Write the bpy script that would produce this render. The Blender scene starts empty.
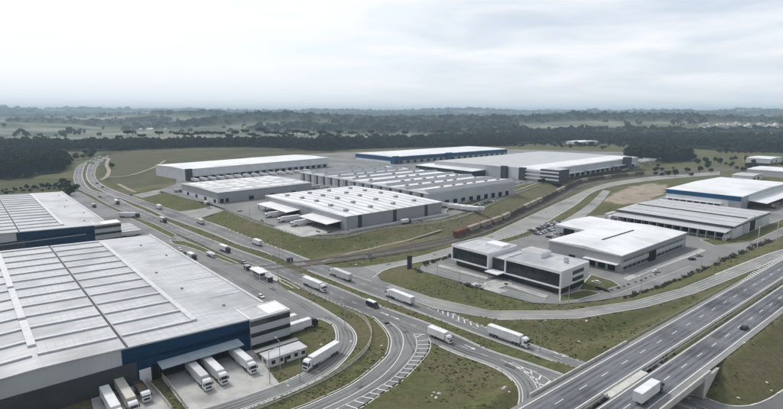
import bpy, bmesh, math, random
import numpy as np
from mathutils import Vector, noise as mnoise
from mathutils.geometry import tessellate_polygon
random.seed(7); rng = np.random.default_rng(7)
R = math.radians
sc = bpy.context.scene
COL = sc.collection

# ------------------------------------------------------------------ camera
CAMZ = 85.0; F = 522.0; CX = 391.5; CY = 204.5; PITCH = R(10.0)
cam_d = bpy.data.cameras.new('camera'); cam = bpy.data.objects.new('camera', cam_d); COL.objects.link(cam)
cam.location = (0, 0, CAMZ); cam.rotation_euler = (R(90) - PITCH, 0, 0)
cam_d.sensor_width = 36; cam_d.lens = F / 783 * 36; cam_d.clip_start = 1; cam_d.clip_end = 60000
sc.camera = cam

# ------------------------------------------------------------------ world, sun, exposure
SUN_EL = R(48); SUN_AZ = R(-50)       # azimuth from +Y, negative = to the left
w = bpy.data.worlds.new('World'); sc.world = w; w.use_nodes = True
nt = w.node_tree; N = nt.nodes; Lk = nt.links; N.clear()
out = N.new('ShaderNodeOutputWorld')
sky = N.new('ShaderNodeTexSky'); sky.sky_type = 'NISHITA'; sky.sun_disc = False
sky.sun_elevation = SUN_EL; sky.sun_rotation = SUN_AZ; sky.air_density = 1.0; sky.dust_density = 3.0
bg1 = N.new('ShaderNodeBackground'); bg1.inputs[1].default_value = 0.10; Lk.new(sky.outputs[0], bg1.inputs[0])
tc = N.new('ShaderNodeTexCoord')
sep = N.new('ShaderNodeSeparateXYZ'); Lk.new(tc.outputs['Generated'], sep.inputs[0])
def m_(op, a, b=None, c=None, clamp=False):
    n = N.new('ShaderNodeMath'); n.operation = op; n.use_clamp = clamp
    for i, v in enumerate((a, b, c)):
        if v is None: continue
        if isinstance(v, (int, float)): n.inputs[i].default_value = v
        else: Lk.new(v, n.inputs[i])
    return n.outputs[0]
# cloud sheet seen in perspective: project direction on a plane overhead
zz = m_('MAXIMUM', m_('ADD', sep.outputs[2], 0.10), 0.05)
cu = m_('DIVIDE', sep.outputs[0], zz); cv = m_('DIVIDE', sep.outputs[1], zz)
cmb = N.new('ShaderNodeCombineXYZ'); Lk.new(cu, cmb.inputs[0]); Lk.new(cv, cmb.inputs[1])
mp = N.new('ShaderNodeMapping'); Lk.new(cmb.outputs[0], mp.inputs[0]); mp.inputs['Scale'].default_value = (0.75, 0.8, 1); mp.inputs['Location'].default_value = (3.1, 0.7, 0)
ns = N.new('ShaderNodeTexNoise'); Lk.new(mp.outputs[0], ns.inputs[0]); ns.inputs['Scale'].default_value = 1.25; ns.inputs['Detail'].default_value = 6; ns.inputs['Roughness'].default_value = 0.52; ns.inputs['Distortion'].default_value = 0.4
cr = N.new('ShaderNodeValToRGB'); Lk.new(ns.outputs[0], cr.inputs[0])
e = cr.color_ramp.elements
e[0].position = 0.36; e[0].color = (0.55, 0.61, 0.685, 1)
e[1].position = 0.66; e[1].color = (0.82, 0.83, 0.85, 1)
# the veil is thinner and brighter towards the hidden sun, to the left
dot = m_('ADD', m_('MULTIPLY', sep.outputs[0], -0.80), m_('MULTIPLY', sep.outputs[1], 0.50))
dot = m_('ADD', dot, m_('MULTIPLY', sep.outputs[2], 0.1))
glow = N.new('ShaderNodeMapRange'); Lk.new(dot, glow.inputs[0]); glow.interpolation_type = 'SMOOTHSTEP'
glow.inputs[1].default_value = 0.28; glow.inputs[2].default_value = 0.80; glow.inputs[3].default_value = 0; glow.inputs[4].default_value = 0.92
low = N.new('ShaderNodeMapRange'); Lk.new(sep.outputs[2], low.inputs[0]); low.interpolation_type = 'SMOOTHSTEP'
low.inputs[1].default_value = 0.0; low.inputs[2].default_value = 0.16; low.inputs[3].default_value = 0.6; low.inputs[4].default_value = 0.0
mx = N.new('ShaderNodeMixRGB'); Lk.new(low.outputs[0], mx.inputs[0]); Lk.new(cr.outputs[0], mx.inputs[1]); mx.inputs[2].default_value = (0.83, 0.845, 0.865, 1)
mx2 = N.new('ShaderNodeMixRGB'); Lk.new(glow.outputs[0], mx2.inputs[0]); Lk.new(mx.outputs[0], mx2.inputs[1]); mx2.inputs[2].default_value = (0.85, 0.87, 0.89, 1)
# sky dimmed behind the camera, out of view, added to darken walls facing it
back_dim = N.new('ShaderNodeMapRange'); back_dim.interpolation_type = 'SMOOTHSTEP'; Lk.new(m_('SUBTRACT', sep.outputs[1], m_('MULTIPLY', sep.outputs[0], 0.35)), back_dim.inputs[0])
back_dim.inputs[1].default_value = -0.55; back_dim.inputs[2].default_value = 0.45; back_dim.inputs[3].default_value = 0.42; back_dim.inputs[4].default_value = 0.80
bg2 = N.new('ShaderNodeBackground'); Lk.new(back_dim.outputs[0], bg2.inputs[1]); Lk.new(mx2.outputs[0], bg2.inputs[0])
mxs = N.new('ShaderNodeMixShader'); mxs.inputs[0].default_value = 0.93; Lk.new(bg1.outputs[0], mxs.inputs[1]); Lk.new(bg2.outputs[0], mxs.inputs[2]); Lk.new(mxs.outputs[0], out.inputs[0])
sl = bpy.data.lights.new('sun', 'SUN'); sl.energy = 1.5; sl.angle = R(10); sl.color = (1, 0.965, 0.92)
sun = bpy.data.objects.new('sun', sl); COL.objects.link(sun)
sd = Vector((math.sin(SUN_AZ) * math.cos(SUN_EL), math.cos(SUN_AZ) * math.cos(SUN_EL), math.sin(SUN_EL)))
sun.rotation_euler = sd.to_track_quat('Z', 'Y').to_euler()
vs = sc.view_settings; vs.view_transform = 'Standard'; vs.look = 'None'; vs.gamma = 1; vs.use_curve_mapping = False; vs.exposure = 0.68
sc.cycles.use_denoising = True
sc.cycles.max_bounces = 6; sc.cycles.volume_bounces = 4

# ------------------------------------------------------------------ surveying: picture bearing + height -> place on the ground
def G(px, py, z=0.0):
    a = px - CX; b = py - CY
    d = b * math.cos(PITCH) + F * math.sin(PITCH); f = F * math.cos(PITCH) - b * math.sin(PITCH)
    t = (CAMZ - z) / d
    return (a * t, f * t)
def G3(px, py, z=0.0):
    x, y = G(px, py, z); return (x, y, z)

# ------------------------------------------------------------------ materials
def mat(name, c1, c2=None, scale=1.0, rough=0.8, metal=0.0, bump=0.0, detail=4, stretch=(1, 1, 1), obj=False, spec=0.5, ramp=(0.35, 0.65), c3=None, s3=0.1, r3=(0.55, 0.7)):
    m = bpy.data.materials.new(name); m.use_nodes = True
    n = m.node_tree.nodes; l = m.node_tree.links; b = n['Principled BSDF']
    b.inputs['Roughness'].default_value = rough; b.inputs['Metallic'].default_value = metal; b.inputs['Specular IOR Level'].default_value = spec
    b.inputs['Base Color'].default_value = (*c1, 1)
    if c2 is not None:
        t = n.new('ShaderNodeTexCoord'); mp = n.new('ShaderNodeMapping'); mp.inputs['Scale'].default_value = stretch
        l.new(t.outputs['Object'], mp.inputs[0])
        no = n.new('ShaderNodeTexNoise'); no.inputs['Scale'].default_value = scale; no.inputs['Detail'].default_value = detail; no.inputs['Roughness'].default_value = 0.6
        l.new(mp.outputs[0], no.inputs[0])
        r = n.new('ShaderNodeValToRGB'); r.color_ramp.elements[0].position = ramp[0]; r.color_ramp.elements[1].position = ramp[1]
        r.color_ramp.elements[0].color = (*c1, 1); r.color_ramp.elements[1].color = (*c2, 1)
        l.new(no.outputs[0], r.inputs[0]); src = r.outputs[0]
        if c3 is not None:
            n3 = n.new('ShaderNodeTexNoise'); n3.inputs['Scale'].default_value = s3; n3.inputs['Detail'].default_value = 5; l.new(t.outputs['Object'], n3.inputs[0])
            r3_ = n.new('ShaderNodeMapRange'); r3_.inputs[1].default_value = r3[0]; r3_.inputs[2].default_value = r3[1]; l.new(n3.outputs[0], r3_.inputs[0])
            x = n.new('ShaderNodeMixRGB'); l.new(r3_.outputs[0], x.inputs[0]); l.new(src, x.inputs[1]); x.inputs[2].default_value = (*c3, 1); src = x.outputs[0]
        l.new(src, b.inputs['Base Color'])
        if bump:
            bp = n.new('ShaderNodeBump'); bp.inputs['Strength'].default_value = bump; bp.inputs['Distance'].default_value = 0.2
            l.new(no.outputs[0], bp.inputs['Height']); l.new(bp.outputs[0], b.inputs['Normal'])
    return m
M = {}
M['asphalt'] = mat('asphalt', (0.185, 0.184, 0.184), (0.25, 0.248, 0.244), 0.06, 0.85, stretch=(1, 1, 1), detail=8, c3=(0.135, 0.135, 0.137), s3=0.03, r3=(0.5, 0.66))
M['highway'] = mat('highway_asphalt', (0.145, 0.153, 0.168), (0.21, 0.217, 0.23), 0.5, 0.8, detail=8, stretch=(0.02, 1, 1), c3=(0.085, 0.09, 0.10), s3=0.06, r3=(0.5, 0.7))
def turn(m, ang):
    for nd in m.node_tree.nodes:
        if nd.type == 'MAPPING':
            v = m.node_tree.nodes.new('ShaderNodeVectorRotate'); v.rotation_type = 'Z_AXIS'; v.inputs['Angle'].default_value = R(ang)
            src = nd.inputs[0].links[0].from_socket; m.node_tree.links.new(src, v.inputs['Vector']); m.node_tree.links.new(v.outputs[0], nd.inputs[0])
turn(M['highway'], -39.2)
M['shoulder'] = mat('shoulder_asphalt', (0.20, 0.20, 0.195), (0.27, 0.265, 0.255), 0.08, 0.9, detail=8)
M['pale_road'] = mat('worn_pale_asphalt', (0.25, 0.248, 0.238), (0.34, 0.335, 0.32), 0.05, 0.9, detail=8, c3=(0.17, 0.17, 0.165), s3=0.03)
M['yard'] = mat('yard_paving', (0.17, 0.17, 0.172), (0.26, 0.257, 0.25), 0.03, 0.9, detail=9, c3=(0.13, 0.13, 0.133), s3=0.02)
M['concrete'] = mat('concrete', (0.36, 0.355, 0.345), (0.50, 0.49, 0.47), 0.15, 0.9, detail=8, c3=(0.25, 0.245, 0.24), s3=0.12, r3=(0.5, 0.75))
M['kerb'] = mat('kerb_concrete', (0.50, 0.50, 0.48), (0.66, 0.65, 0.62), 0.5, 0.9)
M['paint'] = mat('road_paint', (0.62, 0.62, 0.60), (0.80, 0.80, 0.78), 0.7, 0.7, detail=6)
M['dirt'] = mat('dirt', (0.22, 0.185, 0.14), (0.36, 0.32, 0.26), 0.05, 1, detail=8)
M['ballast'] = mat('ballast', (0.075, 0.070, 0.050), (0.135, 0.122, 0.09), 0.12, 1, detail=8)
M['rail'] = mat('rail_steel', (0.26, 0.23, 0.21), (0.32, 0.29, 0.27), 1, 0.5, 0.3)
M['turf'] = mat('turf', (0.062, 0.074, 0.030), (0.145, 0.145, 0.068), 0.35, 1, detail=9, c3=(0.12, 0.105, 0.06), s3=0.05, r3=(0.55, 0.72), spec=0.1)
M['roof'] = mat('roof_sheet', (0.41, 0.418, 0.435), (0.56, 0.565, 0.575), 0.09, 0.55, stretch=(1, 5, 1), detail=10, c3=(0.31, 0.315, 0.325), s3=0.05, r3=(0.48, 0.72))
turn_later = M['roof']
M['roof_new'] = mat('bright_roof_sheet', (0.68, 0.69, 0.705), (0.82, 0.825, 0.83), 0.06, 0.5, stretch=(4, 1, 1), detail=9, c3=(0.56, 0.57, 0.585), s3=0.04, r3=(0.5, 0.75))
M['roof_grey'] = mat('grey_roof_sheet', (0.40, 0.41, 0.42), (0.52, 0.52, 0.53), 0.06, 0.6, stretch=(3, 1, 1), detail=8)
M['seam'] = mat('sheet_seam', (0.40, 0.405, 0.42), None, rough=0.6)
M['roof_rib'] = mat('translucent_strip', (0.50, 0.51, 0.53), (0.62, 0.63, 0.645), 0.4, 0.5)
M['gutter'] = mat('gutter_dark', (0.05, 0.052, 0.056), (0.08, 0.082, 0.085), 0.5, 0.7)
M['white'] = mat('white_paint', (0.72, 0.73, 0.75), (0.80, 0.81, 0.82), 0.2, 0.5, detail=6)
def ribbed(name, c, scale, axis='X', rough=0.55, depth=0.15):
    m = mat(name, c, tuple(v * 0.88 for v in c), 0.1, rough, detail=6)
    n = m.node_tree.nodes; l = m.node_tree.links
    t = n.new('ShaderNodeTexCoord'); wv = n.new('ShaderNodeTexWave'); wv.bands_direction = 'DIAGONAL' if axis == 'D' else axis; wv.inputs['Scale'].default_value = scale
    l.new(t.outputs['Object'], wv.inputs[0]); bp = n.new('ShaderNodeBump'); bp.inputs['Strength'].default_value = 0.5; bp.inputs['Distance'].default_value = depth
    l.new(wv.outputs[0], bp.inputs['Height']); l.new(bp.outputs[0], n['Principled BSDF'].inputs['Normal'])
    return m
M['wall_grey'] = ribbed('wall_grey_sheet', (0.36, 0.37, 0.385), 0.6)
M['wall_light'] = ribbed('wall_light_sheet', (0.52, 0.535, 0.56), 0.5)
M['wall_white'] = ribbed('wall_white_panel', (0.70, 0.71, 0.73), 0.25)
M['navy'] = ribbed('navy_cladding', (0.001, 0.040, 0.105), 0.6)
M['blue'] = ribbed('blue_cladding', (0.002, 0.075, 0.18), 0.5)
M['dark'] = mat('dark_cladding', (0.05, 0.057, 0.065), (0.07, 0.076, 0.085), 0.2, 0.6)
M['green_dark'] = mat('dark_green_cladding', (0.018, 0.04, 0.042), (0.03, 0.055, 0.055), 0.2, 0.6)
M['glass'] = mat('dark_glass', (0.012, 0.015, 0.019), (0.03, 0.036, 0.042), 0.35, 0.12, detail=2, spec=0.6)
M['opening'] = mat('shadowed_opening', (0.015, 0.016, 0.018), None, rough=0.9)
M['canopy'] = mat('canopy_sheet', (0.34, 0.40, 0.46), (0.42, 0.48, 0.53), 0.4, 0.4)
M['tyre'] = mat('tyre_rubber', (0.018, 0.018, 0.018), None, rough=0.9)
M['rim'] = mat('steel_rim', (0.35, 0.35, 0.36), None, rough=0.4, metal=0.6)
M['box_white'] = mat('white_box_body', (0.68, 0.685, 0.69), (0.82, 0.825, 0.83), 0.35, 0.45, detail=8)
M['box_cream'] = mat('cream_box_body', (0.50, 0.475, 0.42), (0.58, 0.55, 0.50), 0.5, 0.5, detail=6)
M['box_grey'] = mat('grey_box_body', (0.50, 0.51, 0.52), (0.58, 0.585, 0.59), 0.5, 0.5, detail=6)
M['cab_white'] = mat('white_cab', (0.74, 0.75, 0.76), None, rough=0.3)
M['cab_dark'] = mat('dark_cab', (0.02, 0.022, 0.028), None, rough=0.3)
M['black'] = mat('black_plastic', (0.02, 0.02, 0.021), None, rough=0.6)
M['chassis'] = mat('chassis_steel', (0.035, 0.035, 0.036), (0.06, 0.058, 0.055), 1, 0.8)
M['lamp_lens'] = mat('headlamp_lens', (0.6, 0.62, 0.65), None, rough=0.1)
M['red_lens'] = mat('red_lens', (0.35, 0.02, 0.015), None, rough=0.3)
M['car_white'] = mat('white_car', (0.75, 0.76, 0.77), None, rough=0.25)
M['car_silver'] = mat('silver_car', (0.40, 0.41, 0.42), None, rough=0.3, metal=0.3)
M['car_black'] = mat('black_car', (0.015, 0.016, 0.018), None, rough=0.25)
M['car_red'] = mat('red_car', (0.28, 0.02, 0.015), None, rough=0.3)
M['car_blue'] = mat('blue_car', (0.03, 0.06, 0.14), None, rough=0.3)
M['wagon_rust'] = mat('rust_wagon', (0.19, 0.07, 0.045), (0.12, 0.05, 0.035), 0.6, 0.8, detail=6)
M['wagon_grey'] = mat('pale_wagon', (0.22, 0.175, 0.135), (0.42, 0.37, 0.31), 0.4, 0.8, detail=6)
M['wagon_brown'] = mat('brown_wagon', (0.075, 0.06, 0.048), (0.13, 0.105, 0.085), 0.4, 0.9, detail=6)
M['fence'] = mat('fence_concrete', (0.46, 0.45, 0.42), (0.60, 0.585, 0.55), 0.6, 0.9)
M['pole'] = mat('pole_galvanised', (0.30, 0.30, 0.30), (0.40, 0.40, 0.40), 1, 0.6)
M['brown_load'] = mat('brown_load', (0.10, 0.075, 0.05), (0.16, 0.12, 0.09), 1.5, 1)
M['bark'] = mat('bark', (0.06, 0.048, 0.036), (0.10, 0.08, 0.06), 0.8, 1)
for k_ in ('navy', 'blue', 'dark', 'green_dark', 'asphalt', 'highway', 'yard', 'pale_road', 'opening', 'gutter'):
    M[k_].node_tree.nodes['Principled BSDF'].inputs['Specular IOR Level'].default_value = 0.2
def leafmat(name, c1, c2, s):
    m = mat(name, c1, c2, s, 1.0, detail=6, spec=0.0)
    return m
M['leaf'] = leafmat('leaf_dark', (0.009, 0.019, 0.013), (0.038, 0.050, 0.024), 0.06)
M['leaf_far'] = leafmat('leaf_forest', (0.006, 0.015, 0.012), (0.030, 0.042, 0.022), 0.035)
M['leaf_shrub'] = leafmat('leaf_shrub', (0.055, 0.065, 0.042), (0.15, 0.15, 0.11), 0.5)
M['tile'] = mat('clay_roof', (0.30, 0.17, 0.12), (0.38, 0.24, 0.18), 0.2, 0.9)

# ------------------------------------------------------------------ object helpers
def nth(i):
    o = ['first','second','third','fourth','fifth','sixth','seventh','eighth','ninth','tenth','eleventh','twelfth','thirteenth','fourteenth','fifteenth','sixteenth','seventeenth','eighteenth','nineteenth']
    t = ['','','twenty','thirty','forty','fifty','sixty','seventy','eighty','ninety']
    if i < 19: return o[i]
    n = i+1; return (t[n//10][:-1]+'ieth') if n % 10 == 0 else t[n//10]+'-'+o[n % 10-1]
def tag(o, label=None, cat=None, group=None, kind=None):
    if label: o['label'] = label
    if cat: o['category'] = cat
    if group: o['group'] = group
    if kind: o['kind'] = kind
    return o
def empty(name, label, cat, loc=(0, 0, 0), rz=0, group=None):
    o = bpy.data.objects.new(name, None); COL.objects.link(o); o.location = loc; o.rotation_euler = (0, 0, rz); o.empty_display_size = 1
    return tag(o, label, cat, group)
class MB:
    def __init__(s): s.v = []; s.f = []
    def box(s, x0, y0, z0, x1, y1, z1):
        b = len(s.v)
        s.v += [(x0, y0, z0), (x1, y0, z0), (x1, y1, z0), (x0, y1, z0), (x0, y0, z1), (x1, y0, z1), (x1, y1, z1), (x0, y1, z1)]
        s.f += [(b, b+3, b+2, b+1), (b+4, b+5, b+6, b+7), (b, b+1, b+5, b+4), (b+1, b+2, b+6, b+5), (b+2, b+3, b+7, b+6), (b+3, b, b+4, b+7)]
        return s
    def prism(s, poly, axis, a0, a1):
        """extrude a 2-D outline along an axis ('x','y','z')"""
        def P(u, v, a): return {'z': (u, v, a), 'y': (u, a, v), 'x': (a, u, v)}[axis]
        b = len(s.v); n = len(poly)
        s.v += [P(u, v, a0) for u, v in poly] + [P(u, v, a1) for u, v in poly]
        tris = tessellate_polygon([[Vector((u, v, 0)) for u, v in poly]])
        for t in tris: s.f.append((b+t[0], b+t[1], b+t[2])); s.f.append((b+n+t[2], b+n+t[1], b+n+t[0]))
        for i in range(n): j = (i+1) % n; s.f.append((b+i, b+j, b+n+j, b+n+i))
        return s
    def cyl(s, p0, p1, r0, r1=None, n=10):
        r1 = r0 if r1 is None else r1
        p0 = Vector(p0); p1 = Vector(p1); d = (p1 - p0).normalized(); u = d.orthogonal().normalized(); v = d.cross(u); b = len(s.v)
        for p, r in ((p0, r0), (p1, r1)):
            for i in range(n):
                a = 2*math.pi*i/n; s.v.append(tuple(p + (u*math.cos(a) + v*math.sin(a))*r))
        s.f += [(b+i, b+(i+1) % n, b+n+(i+1) % n, b+n+i) for i in range(n)]
        s.f += [tuple(range(b+n-1, b-1, -1)), tuple(range(b+n, b+2*n))]
        return s
    def quad(s, a, b_, c, d):
        b = len(s.v); s.v += [a, b_, c, d]; s.f.append((b, b+1, b+2, b+3)); return s
    def mesh(s, name, m, smooth=False, bevel=0):
        me = bpy.data.meshes.new(name); me.from_pydata(s.v, [], s.f)
        bm = bmesh.new(); bm.from_mesh(me)
        bmesh.ops.recalc_face_normals(bm, faces=bm.faces)
        if bevel:
            ed = [e for e in bm.edges if len(e.link_faces) == 2 and e.calc_face_angle(0) > 0.5]
            bmesh.ops.bevel(bm, geom=ed, offset=bevel, segments=2, affect='EDGES', clamp_overlap=True)
        bm.to_mesh(me); bm.free()
        if m is not None: me.materials.append(m)
        if smooth:
            for p in me.polygons: p.use_smooth = True
        return me
    def build(s, name, m, parent=None, smooth=False, bevel=0, loc=None):
        if not s.f: return None
        o = bpy.data.objects.new(name, s.mesh(name, m, smooth, bevel)); COL.objects.link(o)
        if parent: o.parent = parent
        if loc: o.location = loc
        return o
def bx(name, m, parent, *c, bevel=0): return MB().box(*c).build(name, m, parent, bevel=bevel)
def copy_tree(o, parent=None):
    c = o.copy(); COL.objects.link(c); c.parent = parent
    for ch in o.children: copy_tree(ch, c)
    return c

# ------------------------------------------------------------------ curves on the ground
def crom(pts, n=8):
    P = [np.array(p, float) for p in pts]; P = [2*P[0]-P[1]] + P + [2*P[-1]-P[-2]]; o = []
    for i in range(1, len(P)-2):
        a, b, c, d = P[i-1:i+3]
        for k in range(n):
            t = k/n; o.append(0.5*((2*b) + (-a+c)*t + (2*a-5*b+4*c-d)*t*t + (-a+3*b-3*c+d)*t**3))
    o.append(P[-2]); return np.array(o)
def W(pts, z=None, n=8, smooth=True):
    """list of picture bearings -> smooth line on the ground (x,y,z)"""
    p = [G3(q[0], q[1], (q[2] if len(q) > 2 else (z or 0))) for q in pts]
    return crom(p, n) if smooth else np.array(p, float)
def offset(line, d):
    t = np.gradient(line[:, :2], axis=0); t /= np.linalg.norm(t, axis=1)[:, None] + 1e-9
    o = line.copy(); o[:, 0] += -t[:, 1]*d; o[:, 1] += t[:, 0]*d; return o
def resample(line, step):
    d = np.r_[0, np.cumsum(np.linalg.norm(np.diff(line, axis=0), axis=1))]; n = max(2, int(d[-1]/step)+1); s = np.linspace(0, d[-1], n)
    return np.stack([np.interp(s, d, line[:, i]) for i in range(3)], 1)
def ribbon(mb, line, wd, dz, thick=0.0):
    a = offset(line, wd/2); c = offset(line, -wd/2); b = len(mb.v); n = len(line)
    mb.v += [(p[0], p[1], p[2]+dz) for p in a] + [(p[0], p[1], p[2]+dz) for p in c]
    mb.f += [(b+i, b+n+i, b+n+i+1, b+i+1) for i in range(n-1)]
    if thick:
        b2 = len(mb.v)
        mb.v += [(p[0], p[1], p[2]+dz-thick) for p in a] + [(p[0], p[1], p[2]+dz-thick) for p in c]
        mb.f += [(b+i, b+i+1, b2+i+1, b2+i) for i in range(n-1)] + [(b+n+i, b2+n+i, b2+n+i+1, b+n+i+1) for i in range(n-1)]
def dashes(mb, line, wd, dz, on=3.0, off=7.0, start=0.0):
    line = resample(line, 0.5); k = int((on+off)/0.5); m = int(on/0.5)
    for i in range(int(start/0.5), len(line)-m, k): ribbon(mb, line[i:i+m+1], wd, dz)

FEAT = []      # height features: (kind, polygon xy, z or (line), slope)
PAVE = []      # polygons (xy) under which the soil is sunk
layer = [0]
def area(name, poly, m, z=None, dz=None, feat=True, slope=0.35, raise_=0.0, pave=True):
    """flat sheet of paving: poly = array (n,3) all at one height"""
    poly = np.array(poly, float)
    if dz is None: layer[0] += 1; dz = 0.004*layer[0]
    zz = poly[0, 2]
    if feat: FEAT.append(('poly', poly[:, :2].copy(), zz, slope))
    if pave: PAVE.append(poly[:, :2].copy())
    mb = MB(); mb.v = [(p[0], p[1], p[2]+dz+raise_) for p in poly]
    tr = tessellate_polygon([[Vector((p[0], p[1], 0)) for p in poly]]); mb.f = [tuple(t) for t in tr]
    if raise_:
        n = len(poly); mb.v += [(p[0], p[1], p[2]-0.1) for p in poly]; mb.f += [(i, (i+1) % n, n+(i+1) % n, n+i) for i in range(n)]
    o = mb.build(name, m)
    for p in o.data.polygons:
        pass
    return tag(o, kind='structure')
def strip(name, left, right, m, dz=None, slope=0.35, n=10, feat=True):
    """paving between two edges that may climb"""
    if dz is None: layer[0] += 1; dz = 0.004*layer[0]
    Lf = W(left, n=n); Rt = W(right, n=n); k = min(len(Lf), len(Rt))
    a = resample(Lf, 1); c = resample(Rt, 1)
    s = np.linspace(0, 1, 60)
    f = lambda q: np.stack([np.interp(s, np.linspace(0, 1, len(q)), q[:, i]) for i in range(3)], 1)
    a = f(a); c = f(c); zc = (a[:, 2]+c[:, 2])/2
    mid = (a+c)/2; hw = np.linalg.norm(a[:, :2]-c[:, :2], axis=1)/2
    if feat: FEAT.append(('line', mid, hw+1.8, slope))
    PAVE.append(np.vstack([a[:, :2], c[::-1, :2]]))
    mb = MB(); nn = len(a)
    mb.v = [(p[0], p[1], z+dz) for p, z in zip(a, zc)] + [(p[0], p[1], z+dz) for p, z in zip(c, zc)]
    mb.f = [(i, i+1, nn+i+1, nn+i) for i in range(nn-1)]
    mb.v += [(v_[0], v_[1], v_[2]-1.6) for v_ in mb.v[:2*nn]]
    mb.f += [(i, 2*nn+i, 2*nn+i+1, i+1) for i in range(nn-1)]+[(nn+i, nn+i+1, 3*nn+i+1, 3*nn+i) for i in range(nn-1)]
    o = tag(mb.build(name, m), kind='structure')
    a[:, 2] = zc; c[:, 2] = zc
    return a, c, mid

# ================================================================== ROADS AND GROUND
MD = 0.14      # height of paint above the paving datum
# base pads
A_up = [(112.5,154.5),(107,159),(99.5,164),(96,170),(95.5,176),(100,183),(112,189.5),(130,196),(148,202),(180,211.8),(195,217.7),(219.4,225.8),(240,233.6),(263,242.3),(290,252.5),(317,262.5),(350,271.5),(386,285),(431,300.5),(452,313),(480,325),(530.8,344.5),(587.3,363),(650,385),(700,402),(760,424)]
A_lo = [(107,155.5),(100,158.5),(91,162.5),(87,170),(86.5,177),(91,184),(102,191),(119,197.3),(145.8,207.6),(165.8,216.8),(190.8,225.8),(215.8,234.9),(240,245),(266.8,253),(308,270.5),(329.4,278.8),(354.4,288.8),(378.6,297.7),(427,315.4),(458,327),(486.8,337.8),(530,353),(575,369),(640,391),(700,412),(750,430)]
B_up = [(103.8,155.7),(95.8,158.8),(87,163),(83.5,169),(82.3,175.8),(85,183),(92.2,190),(112,195.4),(130,205),(145.8,211.5),(174.7,225),(201.5,236),(237.3,249.5),(270,261),(302.6,274),(351.9,293.6),(382.7,307),(429.3,323.8),(460,337),(491,351),(530,363.5),(564.7,375.3),(640,402),(690,420)]
B_lo = [(98.5,156),(86.8,160.6),(77,166.8),(73.4,175.8),(74.3,183),(79.7,190),(92.2,195.8),(103,202.3),(117,209),(139,217.5),(173,231.8),(200,243.5),(225,255.5),(247,262.8),(270,272),(288,280.3),(327.2,300.5),(362,313),(400,328.5),(427,341),(458,353.5),(500,366.5),(524,374.5),(553.4,386.6),(600,404),(660,428)]
# plateau of the depots, then the business park, then the embankment, then the roads that cut through
plateau = [(150,178),(154,190.5),(172,196),(190,201),(208,204.8),(232,213),(258,225),(299,237.6),(324,239.6),(347,238),(380,230.5),(441,223),(478,211.5),(507,198.5),(540,186),(575,176),(640,165),(660,158.5),(640,150),(500,146),(350,149),(250,153),(165,165)]
FEAT.append(('poly', np.array([G(x, y, 5) for x, y in plateau]), 5.0, 0.33))
park = [(418,267),(420,273),(500,297.5),(535,307),(575,306.5),(610,302),(640,296),(680,281.5),(720,264.5),(790,237),(860,205),(860,170),(783,166),(700,178),(650,187),(600,199),(575,209),(533,233),(492,243),(449,258)]
FEAT.append(('poly', np.array([G(x, y, 3) for x, y in park]), 3.0, 0.30))
# motorway frame: s along, l across (to the left)
HA = R(39.2); HO = np.array([76.87, 150.2]); he = np.array([math.cos(HA), math.sin(HA)]); hn = np.array([-math.sin(HA), math.cos(HA)]); HZ = 7.0
def HW(s, l, z=HZ): p = HO + he*s + hn*l; return (p[0], p[1], z)
FEAT.append(('poly', np.array([HW(-160, 12.6)[:2], HW(1500, 12.6)[:2], HW(1500, -15.2)[:2], HW(-160, -15.2)[:2]]), HZ, 0.45))
# sloping ramp off the avenue up to the motorway
F_L = [(386,282.5,0),(431.5,297.5,.3),(462,308,.8),(500,311.5,1.6),(551,312.5,3.0),(602.7,306.5,4.5),(643,299,5.6),(684.6,287.2,6.5),(725.7,270.5,7),(783,248.5,7),(850,223,7),(1000,146,7)]
F_R = [(386,291,0),(428,306.5,.3),(462,317,.8),(500,319.8,1.6),(551,321,3.0),(597,315.5,4.5),(650,306.5,5.6),(697,293,6.5),(750,271.5,7),(797,252,7),(870,220,7),(1010,146,7)]
Fa, Fc, Fm = strip('ramp_road', F_L, F_R, M['pale_road'], n=8)
j3 = strip('depot_entrance_road', [(131.5,195.2,0),(160,189.8,3.2),(186,186,5)], [(142,197.8,0),(161,193.4,3.2),(188,189.5,5)], M['pale_road'], slope=0.3)
j4 = strip('depot_exit_road', [(177,211.6,0),(201,208.8,1.9),(222,203,5)], [(199,218.8,0),(212,214,1.9),(232,208,5)], M['pale_road'], slope=0.3)

# avenue carriageways and their branches (all near height 0)
def flat(pts, n=6): return W(pts, 0, n)
Au, Al, Bu, Bl = flat(A_up), flat(A_lo), flat(B_up), flat(B_lo)
area('avenue', np.vstack([Au, Al[::-1]]), M['asphalt'], slope=0.9)
area('avenue', np.vstack([Bu, Bl[::-1]]), M['asphalt'], slope=0.4)
# ballast corridor of the railway
bal = flat([(303,262),(330,258),(380,250.5),(446,236.5),(500,215.5),(547,195.5),(590,178),(650,170.5),(760,166)]), flat([(309,265.5),(330,263.5),(400,253.8),(449,244.5),(486,233),(515,221),(563,198.5),(600,182.5),(650,175.5),(760,170)])
area('railway_bed', np.vstack([bal[0], bal[1][::-1]]), M['ballast'], slope=0.35)
J_u = flat([(326,267),(345,271),(363.6,266.7),(408,259.3),(449.4,248.2),(486,236.3),(515,223.2),(563.4,200.8),(602.5,184.8),(650,177),(720,171.5)])
J_l = flat([(372,282.5),(372.5,278),(386.8,269.2),(413.6,263),(449,255),(490,242.5),(531.6,229.5),(573.2,206.4),(600,189.3),(650,180.5),(720,174.5)])
area('side_road', np.vstack([J_u, J_l[::-1]]), M['pale_road'], slope=0.4)
area('side_road', np.array([G3(x, y) for x, y in [(318,263.3),(330,268),(362,267),(376,272),(380,279.5),(400,289.5),(352,274)]]), M['asphalt'], slope=0.4)
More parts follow.
